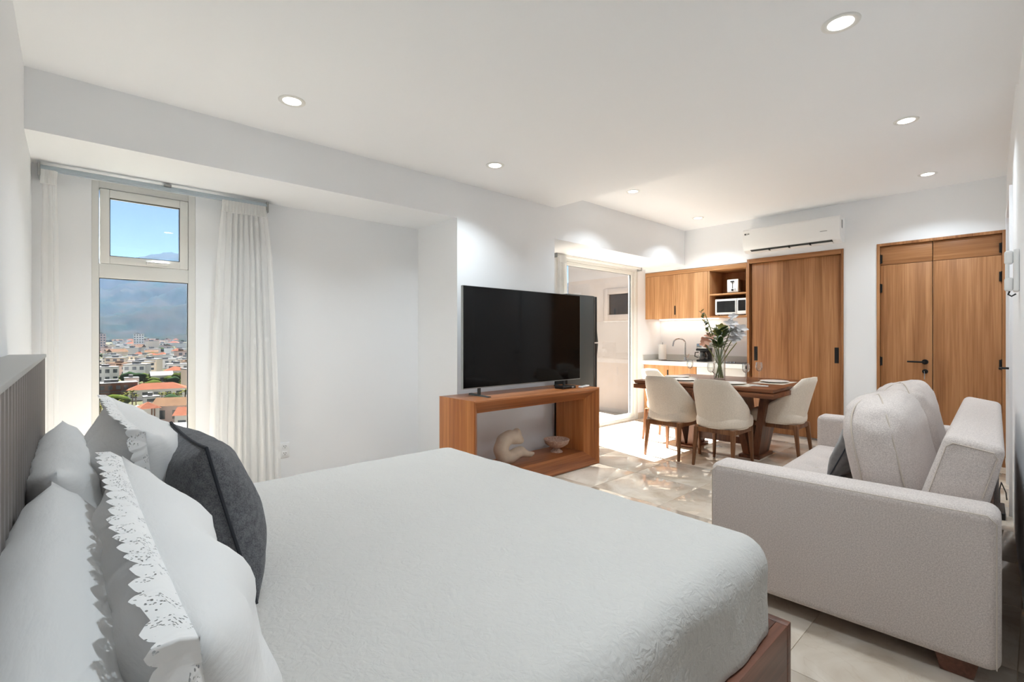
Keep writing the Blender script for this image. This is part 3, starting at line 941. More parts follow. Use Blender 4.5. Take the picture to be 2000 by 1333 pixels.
# things on the console's lower shelf
ZC = .116
sc_ = thing('abstract_sculpture', 'beige stone sculpture of a reclining looped figure on the console shelf', 'sculpture', (2.86, 3.12, ZC))
def sculpt():
    me = bpy.data.metaballs.new('tmp'); me.resolution = .012; me.render_resolution = .012; me.threshold = .5
    o = bpy.data.objects.new('tmp', me); C.objects.link(o)
    def run(pts):
        for (x, y, z, r) in pts:
            e = me.elements.new(type='BALL'); e.co = (x, y, z); e.radius = r * 1.45; e.stiffness = 2
    def lerp(a, b, n): return [tuple(a[i] + (b[i] - a[i]) * k / n for i in range(4)) for k in range(n + 1)]
    path = [(-.10, 0, .06, .060), (-.135, 0, .13, .058), (-.10, 0, .20, .058), (-.03, .0, .225, .055), (.03, 0, .21, .052), (.085, 0, .185, .036), (.115, 0, .17, .02)]
    for a, b in zip(path[:-1], path[1:]): run(lerp(a, b, 4))
    run([(.055, 0, .255, .040), (.07, 0, .235, .034)])
    path = [(-.10, 0, .055, .056), (-.03, -.01, .05, .05), (.03, -.02, .075, .046), (.08, -.025, .085, .042), (.13, -.035, .06, .03), (.18, -.04, .045, .024), (.215, -.045, .05, .015)]
    for a, b in zip(path[:-1], path[1:]): run(lerp(a, b, 4))
    bpy.context.view_layer.update()
    dg = bpy.context.evaluated_depsgraph_get()
    mesh = bpy.data.meshes.new_from_object(o.evaluated_get(dg))
    bpy.data.objects.remove(o)
    zmin = min(v.co.z for v in mesh.vertices)
    for v in mesh.vertices: v.co.z -= zmin
    mesh.polygons.foreach_set('use_smooth', [True] * len(mesh.polygons))
    mesh.name = 'figure'
    ob = bpy.data.objects.new('figure', mesh); mesh.materials.clear(); mesh.materials.append(MATS['sculpture_clay'])
    C.objects.link(ob); ob.parent = sc_
sculpt()
bo = thing('footed_bowl', 'speckled beige ceramic footed bowl on the console shelf', 'bowl', (3.45, 3.13, ZC))
bo.scale = (1.3, 1.3, 1.12)
MB().lathe([(.0, 0), (.045, 0), (.044, .008), (.028, .022), (.024, .034), (.052, .046), (.084, .072), (.096, .108), (.092, .112), (.079, .082), (.046, .058), (.0, .052)], n=36).build('bowl', 'bowl_glaze', bo, smooth=True, angle=60)

# ---------------------------------------------------------------- fridge
fg = thing('fridge', 'dark grey fridge standing between the pier and the glass door', 'fridge', (3.99, 3.56, 0))
MB().box(-.245, .195, -.31, .29, .03, 1.665).build('cabinet', 'fridge_side', fg, bevel=.006)
for (z0, z1) in ((.05, 1.152), (1.162, 1.66)):
    n = 18
    dz = MB()
    def fn(a, b, z0=z0, z1=z1):
        return (.205 + .045 + .008 * math.sin(PI * a), -.31 + .60 * a, z0 + (z1 - z0) * b)
    dz.box(.203, .25, -.31, .29, z0, z1)
    dr = dz.build('fridge_door', 'fridge_door', fg, bevel=.008)
    zz = (1.02, 1.150) if z0 < 1 else (1.164, 1.29)
    hh = MB(); hh.hexa([(.25, -.305, zz[0]), (.252, -.305, zz[0]), (.252, -.25, zz[0]), (.25, -.25, zz[0]), (.25, -.305, zz[1]), (.272 if z0 < 1 else .254, -.305, zz[1]), (.272 if z0 < 1 else .254, -.25, zz[1]), (.25, -.25, zz[1])]) if z0 < 1 else hh.hexa([(.25, -.305, zz[0]), (.272, -.305, zz[0]), (.272, -.25, zz[0]), (.25, -.25, zz[0]), (.25, -.305, zz[1]), (.252, -.305, zz[1]), (.252, -.25, zz[1]), (.25, -.25, zz[1])])
    hh.build('handle', 'fridge_side', dr, bevel=.002)
MB().box(.196, .2025, -.312, .292, .05, 1.66).build('door_seal', 'steel', fg)
for fx, fy in ((-.2, -.26), (-.2, .24), (.15, -.26), (.15, .24)): MB().cyl((fx, fy, 0), (fx, fy, .032), .02, n=10).build('foot', 'black_plastic', fg)

# ---------------------------------------------------------------- dining table
TZ = .75
dt = thing('dining_table', 'square dark walnut dining table with V shaped pedestal legs', 'table', (5.215, 2.31, 0), math.radians(2.0))
a_, b2 = .645, .705
tp = MB()
def slab(s, z0, z1, k0=0, k1=0): return [(-s[0] + k0, -s[1] + k0, z0), (s[0] - k0, -s[1] + k0, z0), (s[0] - k0, s[1] - k0, z0), (-s[0] + k0, s[1] - k0, z0), (-s[0] + k1, -s[1] + k1, z1), (s[0] - k1, -s[1] + k1, z1), (s[0] - k1, s[1] - k1, z1), (-s[0] + k1, s[1] - k1, z1)]
tp.hexa(slab((a_, b2), TZ - .035, TZ, .012, 0))
tp.build('tabletop', 'walnut_y', dt, bevel=.002)
MB().hexa(slab((a_, b2), TZ - .041, TZ - .0352, .03, .03)).build('shadow_groove', 'walnut_z', dt)
MB().hexa(slab((a_, b2), TZ - .085, TZ - .041, .0, .0)).build('apron', 'walnut_y', dt, bevel=.002)
for sy in (-1, 1):
    yy = sy * .34
    for q in (-1, 1):
        v = MB()
        v.hexa([(-.15, yy + q * .012, .03), (.15, yy + q * .012, .03), (.15, yy + q * .075, .03), (-.15, yy + q * .075, .03),
                (-.24, yy + q * .12, TZ - .085), (.24, yy + q * .12, TZ - .085), (.24, yy + q * .185, TZ - .085), (-.24, yy + q * .185, TZ - .085)])
        v.build('pedestal_leg', 'walnut_z', dt, weld=.0001)
    MB().box(-.20, .20, yy - .10, yy + .10, 0, .03).build('foot_plate', 'walnut_z', dt, bevel=.003)
MB().box(-.04, .04, -.27, .27, .10, .17).build('stretcher', 'walnut_z', dt)

# ---------------------------------------------------------------- dining chairs
def make_chair(label):
    t = thing('dining_chair', label, 'chair', group='beige upholstered dining chairs')
    # wrap-around back shell
    def plan(ph, s):                      # ph: angle from straight back, s: 0 bottom .. 1 top
        k = .86 + .14 * s ** .8
        e = .82
        cx, sx = math.cos(ph), math.sin(ph)
        X = -math.copysign(abs(cx) ** e, cx) * .235 * k
        Y = math.copysign(abs(sx) ** e, sx) * .248 * k
        rec = -.085 * (s ** 1.3) * max(0, math.cos(ph * .8))
        return X + rec, Y
    PM = math.radians(128)
    def hgt(ph):
        a = abs(ph) / PM
        if a < .30: return .825 - .012 * (a / .3) ** 2
        q = (a - .30) / .70
        return .813 - (.813 - .445) * (q ** .92)
    def surf(inner):
        def fn(a, b):
            ph = -PM + 2 * PM * a
            z0 = .368; z1 = hgt(ph)
            z = z0 + (z1 - z0) * b
            s = min(1, (z - z0) / (.825 - z0))
            X, Y = plan(ph, s)
            th = .048 if inner else 0.0
            if b > .985 and not inner: th = .010
            if b > .985 and inner: th = .036
            r = math.hypot(X, Y)
            kk = (r - th) / r
            if b > .985: z += .006
            return (X * kk, Y * kk, z)
        return fn
    mb = MB()
    nu, nv = 44, 18
    mb.grid(surf(False), nu, nv); mb.grid(surf(True), nu, nv, flip=True)
    o = nu * nv
    for i in range(nu - 1):               # rim and under-edge
        a, b = i * nv + nv - 1, (i + 1) * nv + nv - 1
        mb.f.append((a, b, b + o, a + o))
        a, b = i * nv, (i + 1) * nv
        mb.f.append((b, a, a + o, b + o))
    for j in range(nv - 1):
        mb.f.append((j + 1, j, j + o, j + 1 + o)); e = (nu - 1) * nv
        mb.f.append((e + j, e + j + 1, e + j + 1 + o, e + j + o))
    mb.build('backrest', 'chair_cloth', t, smooth=True, angle=75, weld=.0003)
    def seat(a, b):
        th = 2 * PI * a
        prof = [(.0, .372), (.9, .372), (.985, .385), (1.0, .41), (1.0, .445), (.97, .474), (.88, .490), (.6, .498), (.0, .500)]
        f = b * (len(prof) - 1); i = min(int(f), len(prof) - 2); q = f - i
        r = prof[i][0] + (prof[i + 1][0] - prof[i][0]) * q; z = prof[i][1] + (prof[i + 1][1] - prof[i][1]) * q
        c, s = math.cos(th), math.sin(th)
        e = .62
        return (.022 + .238 * r * math.copysign(abs(c) ** e, c), .225 * r * math.copysign(abs(s) ** e, s) * (1 + .03 * c), z)
    MB().grid(seat, 48, 25, wrap_u=True).build('seat', 'chair_cloth', t, smooth=True, angle=180)
    ap = MB()
    ap.box(-.185, .20, -.19, -.165, .325, .370); ap.box(-.185, .20, .165, .19, .325, .370); ap.box(-.20, -.175, -.17, .17, .325, .370); ap.box(.185, .21, -.17, .17, .325, .370)
    ap.build('seat_frame', 'leg_wood', t, bevel=.003)
    for sx in (-1, 1):
        for sy in (-1, 1):
            x0, y0 = (-.185 if sx < 0 else .195), sy * .172
            x1, y1 = (-.225 if sx < 0 else .215), sy * .186
            l = MB(); r0, r1 = .020, .0115
            l.hexa([(x1 - r1, y1 - r1, 0), (x1 + r1, y1 - r1, 0), (x1 + r1, y1 + r1, 0), (x1 - r1, y1 + r1, 0), (x0 - r0, y0 - r0, .368), (x0 + r0, y0 - r0, .368), (x0 + r0, y0 + r0, .368), (x0 - r0, y0 + r0, .368)])
            l.build('leg', 'leg_wood', t, bevel=.005)
    return t
ch = make_chair('beige upholstered dining chair, back to the viewer, nearer the glass door')
ch.location = (4.615, 2.563, 0)
for lab, x, y, rz in (('beige upholstered dining chair, back to the viewer, nearer the sofa', 4.605, 2.035, .0),
                      ('beige upholstered dining chair at the sofa end of the table, seen from the side', 5.31, 1.76, PI / 2),
                      ('beige upholstered dining chair at the glass door end, in the sun', 5.24, 2.97, -PI / 2)):
    c2 = dup(ch); c2.location = (x, y, 0); c2.rotation_euler = (0, 0, rz); c2['label'] = lab

# ---------------------------------------------------------------- table settings
def plate_set(n, x, y, rz, where):
    pm = thing('placemat', 'beige woven placemat ' + where, 'placemat', (x, y, TZ), rz, 'placemats on the dining table')
    MB().box(-.15, .15, -.21, .21, 0, .002).build('mat', 'linen_mat', pm)
    pl = thing('dinner_plate', 'off-white stoneware plate ' + where, 'plate', (x, y, TZ + .0022), rz, 'dinner plates on the table')
    MB().lathe([(.0, 0), (.085, 0), (.09, .003), (.128, .012), (.134, .0155), (.131, .0175), (.095, .010), (.0, .009)], n=40).build('plate', 'ceramic', pl, smooth=True, angle=60)
    return pl
PLATES = [(4.88, 2.58, 0, 'in front of the chair nearer the glass door'), (4.86, 2.06, 0, 'in front of the viewer-side chair nearer the sofa'),
          (5.36, 1.84, PI / 2, 'at the sofa end of the table'), (5.19, 2.83, -PI / 2, 'at the glass door end of the table')]
for k, (x, y, rz, wh) in enumerate(PLATES): plate_set(k, x, y, rz, wh)
nk = thing('folded_napkin', 'folded white napkin beside the sofa-end plates', 'napkin', (4.86, 1.80, TZ), .35)
MB().rbox(-.03, .03, -.075, .075, 0, .007, .003).build('cloth', 'napkin', nk, smooth=True)
fk = thing('dinner_fork', 'steel fork lying on the folded white napkin', 'fork', (4.86, 1.80, TZ + .0072), .35)
g = MB(); g.box(-.004, .004, -.08, .03, 0, .003); g.box(-.011, .011, .03, .045, 0, .003)
for q in (-.0105, -.0045, .0015, .0075): g.box(q, q + .003, .045, .09, .0, .003)
g.build('fork_blade', 'steel', fk)
def wine_glass(x, y, lab):
    t = thing('wine_glass', lab, 'wine glass', (x, y, TZ), group='wine glasses on the table')
    MB().lathe([(.0, .0015), (.034, .001), (.035, .0025), (.012, .006), (.005, .012)], n=28).build('foot', 'clear_glass', t, smooth=True, angle=60)
    MB().lathe([(.005, .012), (.0036, .03), (.0036, .08), (.006, .093)], n=12).build('stem', 'clear_glass', t, smooth=True)
    MB().lathe([(.006, .093), (.022, .103), (.034, .122), (.038, .145), (.036, .170), (.031, .195), (.0300, .1955), (.0345, .170), (.0365, .145), (.0325, .123), (.02, .106), (.003, .098)], n=28).build('bowl', 'clear_glass', t, smooth=True)
wine_glass(5.44, 2.80, 'empty wine glass in front of the sunny kitchen cabinet')
wine_glass(5.00, 2.34, 'empty wine glass between the two chairs with backs to the viewer')
wine_glass(5.20, 2.06, 'empty wine glass just right of the flower vase')
wine_glass(5.55, 2.06, 'empty wine glass in front of the wardrobe door, rightmost of four')

# vase with lilies and greenery
VX, VY = 5.36, 2.41
va = thing('glass_vase', 'tall clear glass cylinder vase on the dining table', 'vase', (VX, VY, TZ))
MB().lathe([(.0, 0), (.058, 0), (.061, .006), (.061, .33), (.058, .33), (.057, .014), (.0, .012)], n=32).build('vase_wall', 'clear_glass', va, smooth=True, angle=50)
fb = thing('flower_bouquet', 'bouquet of white lilies, peach blooms and dark leaves in the vase', 'flowers', (VX, VY, TZ + .013))
random.seed(21)
fb.scale = (1.35, 1.35, 1.2)
tips = [(-.07, .09, .60), (-.05, .06, .42), (.07, -.09, .52), (.09, -.10, .42), (-.06, .10, .33), (.03, -.02, .40), (.05, -.12, .33), (-.02, .02, .50)]
for (tx, ty, tz) in tips:
    MB().tube([(-tx * .25, -ty * .25, 0), (tx * .1, ty * .1, tz * .4), (tx * .6, ty * .6, tz * .75), (tx, ty, tz)], [.005, .0048, .004, .003], n=6).build('stem', 'stem_green', fb, smooth=True)
def leaf_mb(p, d, L, w, up=(0, 0, 1)):
    d = Vector(d).normalized(); s = d.cross(Vector(up)).normalized(); n = s.cross(d)
    mb = MB(); rows = 6; vs_ = []
    for i in range(rows + 1):
        q = i / rows; ww_ = w * math.sin(PI * min(1, q * .93 + .07)) ** .8
        c = Vector(p) + d * L * q - Vector((0, 0, 1)) * L * .25 * q * q
        vs_ += [c + s * ww_, c + n * ww_ * -.25, c - s * ww_]
    fs = []
    for i in range(rows):
        for k in range(2): fs.append((3 * i + k, 3 * i + k + 1, 3 * i + 4 + k, 3 * i + 3 + k))
    return mb.add(vs_, fs)
for i in range(30):
    a = random.uniform(0, 2 * PI); h = random.uniform(.27, .44)
    r = random.uniform(.0, .04)
    leaf_mb((r * math.cos(a), r * math.sin(a), h), (math.cos(a), math.sin(a), random.uniform(.3, 1.3)), random.uniform(.09, .15), random.uniform(.017, .028)).build('leaf', 'leaf_green', fb, smooth=True)
for i in range(16):                       # tall spray
    q = i / 15
    p = Vector((-.05 - .035 * q, .06 + .055 * q, .38 + .24 * q))
    a = i * 2.4
    leaf_mb(p, (math.cos(a), math.sin(a), 1.4), .055 - .015 * q, .013).build('leaf', 'leaf_green' if i % 3 else 'bud_yellow', fb, smooth=True)
AX = Vector((-.62, -.55, .45)).normalized()
for (tx, ty, tz, m_, sz) in ((.05, -.07, .50, 'petal_white', .075), (.075, -.095, .43, 'petal_white', .085), (.04, -.11, .36, 'petal_white', .07), (.085, -.135, .46, 'petal_white', .065), (.06, -.085, .57, 'petal_white', .05), (.05, -.14, .40, 'petal_white', .06), (-.06, .10, .345, 'petal_peach', .06), (-.045, .065, .385, 'petal_peach', .055), (-.05, .12, .31, 'petal_peach', .05), (.01, -.01, .47, 'bud_yellow', .055), (.0, .03, .43, 'bud_yellow', .045)):
    ax = (AX + Vector((random.uniform(-.4, .4), random.uniform(-.4, .4), random.uniform(-.2, .5)))).normalized()
    u_ = ax.orthogonal().normalized(); v_ = ax.cross(u_)
    fl_ = MB()
    for k in range(6):
        a = k * PI / 3 + tx * 40
        rd = u_ * math.cos(a) + v_ * math.sin(a)
        leaf = leaf_mb((tx, ty, tz), rd + ax * (.45 if k % 2 else .8), sz, sz * .30, up=ax)
        fl_.add(leaf.v, leaf.f)
    fl_.build('blossom', m_, fb, smooth=True)

# ---------------------------------------------------------------- sofa
SA = math.radians(2.4)
sf = thing('sofa', 'greige upholstered sofa bed with square arms along the right wall', 'sofa', (2.268, 1.066, 0), SA)
def arm(x0, x1, nm='arm'):
    m_ = MB().rbox(x0, x1, -.985, 0, .07, .622, .038, 5)
    o = m_.build(nm, 'sofa_cloth', sf, smooth=True, angle=80)
    return o
ar = arm(0, .175)
sp = []
for (y, z) in ((-.012, .09), (-.012, .585), (-.035, .608), (-.95, .608), (-.973, .585), (-.973, .09)): sp.append((-.001, y, z))
MB().tube(sp, .0022, n=5).build('seam', 'sofa_seam', ar, smooth=True)
arm(1.945, 2.12)
MB().box(.175, 1.945, -.95, -.02, .07, .20).build('base_frame', 'sofa_cloth', sf, bevel=.006)
# tufted seat
BUT = [(.18 + .295 * (i + .5), -.17 - .30 * j) for i in range(6) for j in range(2)]
def seatf(a, b):
    x, y = .178 + 1.764 * a, -.80 * b
    e = min(a * 1.764, (1 - a) * 1.764, b * .8 + .0, 1)
    z = .415 - .03 * math.exp(-(min(e, .3) / .03))
    for (bx, by) in BUT:
        d2 = (x - bx) ** 2 + (y - by) ** 2
        z -= .022 * math.exp(-d2 / .0025) + .006 * math.exp(-d2 / .02)
    return (x, y, z)
st = MB().grid(seatf, 90, 44, flip=True)
st.box(.178, 1.942, -.80, -.002, .20, .384)
ss = st.build('seat_cushion', 'sofa_cloth', sf, smooth=True, angle=60)
for (bx, by) in BUT: MB().lathe([(.0, .006), (.009, .004), (.012, 0)], c=(bx, by, .389), n=10).build('button', 'sofa_seam', ss, smooth=True)
bk = MB()
prof = [(-.70, .40), (-.832, .845), (-1.0, .815), (-.955, .60), (-.90, .40)]
bm = bmesh.new()
va_ = [bm.verts.new((.18, y, z)) for (y, z) in prof]; vb_ = [bm.verts.new((1.94, y, z)) for (y, z) in prof]
bm.faces.new(va_[::-1]); bm.faces.new(vb_)
for i in range(5): bm.faces.new((va_[i], va_[(i + 1) % 5], vb_[(i + 1) % 5], vb_[i]))
bmesh.ops.recalc_face_normals(bm, faces=list(bm.faces))
bmesh.ops.bevel(bm, geom=list(bm.edges), offset=.03, offset_type='OFFSET', segments=4, profile=.5, affect='EDGES')
bk.frombm(bm); bm.free()
bko = bk.build('backrest', 'sofa_cloth', sf, smooth=True, angle=80)
MB().tube([(.1785, -.745, .47), (.1785, -.835, .80), (.1785, -.855, .815), (.1785, -.965, .795), (.1785, -.975, .775), (.1785, -.935, .62)], .002, n=5).build('seam', 'sofa_seam', bko, smooth=True)
MB().box(.25, 1.87, -.965, -.90, .25, .56).build('back_rail', 'walnut_z', sf)
for fx in (.10, 2.0):
    for fy in (-.10, -.87): MB().hexa([(fx - .045, fy - .045, 0), (fx + .045, fy - .045, 0), (fx + .045, fy + .045, 0), (fx - .045, fy + .045, 0), (fx - .06, fy - .06, .072), (fx + .06, fy - .06, .072), (fx + .06, fy + .06, .072), (fx - .06, fy + .06, .072)]).build('foot', 'bed_wood', sf, bevel=.003)

def puff(W, T, Hh, e1=.42, e2=.34, seed=0, wr=.006, nu=64, nv=40):
    def sg(c, e): return math.copysign(abs(c) ** e, c)
    def fn(a, b):
        th = 2 * PI * a; ph = -PI / 2 + PI * b
        x = W / 2 * sg(math.cos(ph), e1) * sg(math.cos(th), e2)
        y = T / 2 * sg(math.cos(ph), e1) * sg(math.sin(th), e2 * 1.9)
        z = Hh / 2 * sg(math.sin(ph), e1)
        w = fbm((x * 2 + seed, y * 2, z * 2), 4.0) * wr
        cr_ = math.sin(z * 55 + 6 * fbm((x, y + seed, z), 5)) * .0022
        r = Vector((x, y, z)).normalized() * (w + cr_)
        return (x + r.x, y + r.y, z + r.z + Hh / 2)
    return MB().grid(fn, nu, nv, wrap_u=True), sg
def back_cushion(lab, lx, ly, rz):
    t = thing('sofa_back_cushion', lab, 'cushion', (0, 0, 0), group='loose back cushions on the sofa')
    c, s = math.cos(SA), math.sin(SA)
    t.location = (2.268 + lx * c - ly * s, 1.066 + lx * s + ly * c, .405)
    t.rotation_euler = (-.20, 0, SA + rz)
    W, T, Hh = .84, .27, .545
    m_, sg = puff(W, T, Hh, .5, .42, seed=lx, wr=.012)
    o = m_.build('cushion_body', 'sofa_cloth', t, smooth=True, angle=180)
    for yy in (-.26, .26):
        pts = []
        th = math.asin(min(1, abs(yy) / .5) ** (1 / (.42 * 1.9)))
        # seam ring running round the boxing
        for k in range(48):
            ph = -PI / 2 + PI * k / 47
            th_ = math.copysign(abs(th), yy)
            x = -W / 2 * sg(math.cos(ph), .5) * sg(math.cos(th_), .42) - .002
            y = T / 2 * sg(math.cos(ph), .5) * sg(math.sin(th_), .42 * 1.9)
            z = Hh / 2 * sg(math.sin(ph), .5) + Hh / 2
            pts.append((x, y, z))
        MB().tube(pts, .0035, n=6).build('seam', 'sofa_seam', o, smooth=True)
    return t
back_cushion('plump greige back cushion with stitched seams at the near end of the sofa', .63, -.675, 0)
back_cushion('plump greige back cushion at the far end of the sofa by the entrance door', 1.49, -.665, .02)
dc = thing('sofa_throw_cushion', 'dark grey velvet square cushion leaning on the sofa back cushions', 'cushion', (3.36, .80, .412), rot=(-.42, .05, SA - PI / 2 + .12))
dc.rotation_euler = (0, -.42, PI / 2 + SA - .06)
pillow_mesh(.44, .44, .15, .07, wrinkle=.008, seed=11).build('cushion_body', 'cushion_dark', dc, smooth=True, angle=180, weld=.0008)
MB().tube(pillow_edge(.44, .44, .07, 20) + pillow_edge(.44, .44, .07, 20)[:1], .0035, n=6, caps=False).build('piping', 'charcoal_piping', dc, smooth=True)

# ---------------------------------------------------------------- built-in wardrobe with sliding door
wd = thing('sliding_wardrobe', 'tall oak veneer built-in wardrobe with sliding door and black pulls', 'wardrobe', (XP, (AY0 + AY1) / 2, 0))
hw = (AY1 - AY0) / 2
MB().box(-.012, .50, hw - .028, hw - .001, 0, 2.220).build('side_jamb', 'oak_vertical', wd, bevel=.002)
MB().box(-.012, .50, -hw + .001, -hw + .024, 0, 2.220).build('side_jamb', 'oak_vertical', wd, bevel=.002)
MB().box(-.012, .50, -hw + .024, hw - .028, 2.165, 2.220).build('head_rail', 'oak_horizontal', wd, bevel=.002)
MB().box(.03, .50, -hw + .024, hw - .028, 0, .022).build('plinth', 'steel', wd)
dr = MB().box(.022, .045, -hw + .026, hw - .050, .026, 2.160).build('sliding_door', 'oak_vertical', wd, bevel=.0015)
MB().box(.050, .072, hw - .30, hw - .030, .026, 2.160).build('rear_door', 'oak_vertical', wd, bevel=.0015)
for yy in (-hw + .072, hw - .098):
    MB().box(.0195, .0225, yy - .021, yy + .021, .92, 1.10).build('recessed_pull', 'black_metal', dr, bevel=.001)

# ---------------------------------------------------------------- kitchen
uc = thing('wall_cabinet', 'oak two door wall cabinet above the kitchen counter', 'cabinet', (XP, 3.48, 1.488))
KD = 3.055
hy0, hy1 = KD - 3.48, 4.026 - 3.48
MB().box(.022, .44, hy0, hy1, .006, .69).build('body', 'oak_light_horizontal', uc)
MB().box(-.006, .44, KY0 + .002 - 3.48, hy1, .638, .694).build('top_fascia', 'oak_light_horizontal', uc, bevel=.0015)
MB().box(-.004, .021, hy1 - .022, hy1, 0, .636).build('filler_strip', 'oak_light_vertical', uc)
ym = (hy0 + hy1 - .022) / 2
for k, (ya, yb) in enumerate(((ym + .0015, hy1 - .024), (hy0 + .002, ym - .0015))):
    o = MB().box(-.002, .020, ya, yb, 0, .634).build('door', 'oak_light_vertical', uc, bevel=.001)
    if k == 0: MB().box(-.0045, -.0015, ya + .002, ya + .020, .055, .185).build('recessed_pull', 'black_metal', o)
MB().box(.33, .36, hy0 + .01, hy1 - .04, -.006, .0055).build('led_strip', 'led_strip', uc)
ld = bpy.data.lights.new('under_cabinet_lamp', 'AREA'); ld.shape = 'RECTANGLE'; ld.size = .9; ld.size_y = .03; ld.energy = 0.7; ld.color = (1, .94, .85)
lo = bpy.data.objects.new('under_cabinet_lamp', ld); C.objects.link(lo); lo.parent = uc; lo.location = (.345, (hy0 + hy1) / 2, -.012); lo.rotation_euler = (0, 0, PI / 2)

os_ = thing('open_shelf_unit', 'open oak shelf niche holding toaster and microwave', 'shelf', (XP, 2.795, 1.488))
oy0, oy1 = KY0 + .004 - 2.795, KD - .003 - 2.795
MB().box(.0, .44, oy1 - .018, oy1, 0, .636).build('side_panel', 'oak_light_vertical', os_, bevel=.001)
MB().box(.0, .44, oy0, oy0 + .012, 0, .636).build('side_panel', 'oak_light_vertical', os_, bevel=.001)
MB().box(.42, .44, oy0 + .012, oy1 - .018, .018, .636).build('back_panel', 'oak_vertical', os_)
MB().box(.0, .42, oy0 + .012, oy1 - .018, 0, .018).build('bottom_shelf', 'oak_light_horizontal', os_, bevel=.001)
MB().box(.005, .42, oy0 + .012, oy1 - .018, .300, .318).build('middle_shelf', 'oak_light_horizontal', os_, bevel=.001)

mw = thing('microwave_oven', 'white microwave oven with dark glass door on the lower shelf', 'microwave', (XP + .19, 2.758, 1.506))
MB().rbox(-.16, .16, -.205, .205, .012, .225, .006).build('case', 'white_plastic', mw, smooth=True)
dm = MB().rbox(-.172, -.160, -.085, .205, .014, .224, .004).build('door', 'white_plastic', mw, smooth=True)
MB().box(-.1745, -.1718, -.062, .182, .045, .196).build('door_window', 'dark_glass', dm)
hm = MB(); hm.tube([(-.173, -.074, .04), (-.188, -.074, .05), (-.188, -.074, .19), (-.173, -.074, .20)], .006, n=8); hm.build('handle', 'white_plastic', dm, smooth=True)
cp = MB().box(-.172, -.160, -.205, -.088, .014, .224).build('control_panel', 'white_plastic', mw, bevel=.003)
MB().box(-.1735, -.1718, -.195, -.10, .06, .20).build('keypad', 'black_plastic', cp)
for fx in (-.13, .13):
    for fy in (-.17, .17): MB().cyl((fx, fy, 0), (fx, fy, .013), .012, n=8).build('foot', 'black_plastic', mw)

to = thing('toaster', 'small white and steel toaster standing on the upper shelf', 'toaster', (XP + .17, 2.735, 1.806))
MB().rbox(-.13, .13, -.075, .075, .008, .185, .02, 4).build('body', 'steel', to, smooth=True)
MB().rbox(-.140, -.126, -.072, .072, .010, .18, .006).build('end_panel', 'white_plastic', to, smooth=True)
lv = MB(); lv.box(-.142, -.1395, -.004, .004, .06, .155); lv.box(-.158, -.140, -.022, .022, .142, .156); lv.build('lever', 'black_plastic', to)
kn = MB(); kn.cyl((-.140, .0, .038), (-.152, .0, .038), .013, n=16); kn.build('browning_knob', 'black_plastic', to, smooth=True)
for z in (.03, .045): MB().box(-.1425, -.1395, -.040, -.028, z, z + .009).build('button', 'grey_plastic', to)
for y in (-.028, .028): MB().box(-.10, .10, y - .012, y + .012, .1845, .1862).build('slot', 'black_plastic', to)
MB().box(-.12, .12, -.065, .065, 0, .009).build('base', 'black_plastic', to)

CZ = .868
ct = thing('kitchen_countertop', 'white stone kitchen countertop with low upstand at the back', 'countertop', (6.62, 3.28, CZ))
cy0, cy1 = KY0 + .003 - 3.28, 4.028 - 3.28
sx0, sx1, sy0, sy1 = -.16, .14, .18, .60
tp = MB()
tp.box(-.256, sx0, cy0, cy1, -.02, 0); tp.box(sx1, .269, cy0, cy1, -.02, 0); tp.box(sx0, sx1, cy0, sy0, -.02, 0); tp.box(sx0, sx1, sy1, cy1, -.02, 0)
tp.box(-.256, -.230, cy0, cy1, -.058, -.02)
tp.build('worktop', 'quartz', ct)
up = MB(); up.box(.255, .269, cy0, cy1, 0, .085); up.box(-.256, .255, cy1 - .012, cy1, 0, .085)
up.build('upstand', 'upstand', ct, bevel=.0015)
sk = thing('kitchen_sink', 'stainless steel sink basin set in the countertop below the tap', 'sink', (6.61, 3.67, CZ))
bs_ = MB(); bs_.box(-.148, .148, -.208, .208, -.165, -.160); bs_.box(-.15, -.146, -.21, .21, -.16, -.001); bs_.box(.146, .15, -.21, .21, -.16, -.001); bs_.box(-.146, .146, -.21, -.206, -.16, -.001); bs_.box(-.146, .146, .206, .21, -.16, -.001)
bs_.build('basin', 'steel', sk)
MB().cyl((0, 0, -.160), (0, 0, -.157), .03, n=20).build('drain', 'chrome', sk, smooth=True)
fa = thing('kitchen_tap', 'chrome gooseneck tap behind the sink', 'tap', (6.81, 3.58, CZ))
MB().cyl((0, 0, 0), (0, 0, .05), .024, .020, n=20).build('base', 'chrome', fa, smooth=True)
pts = [(0, 0, .04), (0, 0, .26)] + [(-.075 + .075 * math.cos(a), .055 - .055 * math.cos(a), .26 + .07 * math.sin(a)) for a in [PI * k / 10 for k in range(1, 10)]] + [(-.152, .112, .245), (-.158, .116, .215)]
MB().tube(pts, .011, n=12).build('spout', 'steel', fa, smooth=True)
MB().tube([(0, -.018, .035), (-.01, -.05, .06), (-.015, -.07, .10)], .007, n=8).build('lever', 'chrome', fa, smooth=True)
pt = thing('paper_towel_roll', 'white paper towel roll standing on the left of the counter', 'paper towel', (6.72, 3.905, CZ))
MB().lathe([(.02, .008), (.056, .008), (.058, .012), (.058, .236), (.056, .240), (.02, .240), (.02, .008)], n=28).build('roll', 'paper', pt, smooth=True, angle=50)
MB().lathe([(.0, 0), (.065, 0), (.065, .006), (.0, .007)], n=24).build('holder_base', 'steel', pt, smooth=True, angle=50)
MB().cyl((0, 0, .006), (0, 0, .27), .006, n=10).build('holder_rod', 'steel', pt, smooth=True)
cm = thing('coffee_maker', 'black and steel drip coffee maker with glass carafe on the counter', 'coffee maker', (6.70, 3.235, CZ))
MB().rbox(-.085, .10, -.075, .075, 0, .03, .008).build('base', 'black_plastic', cm, smooth=True)
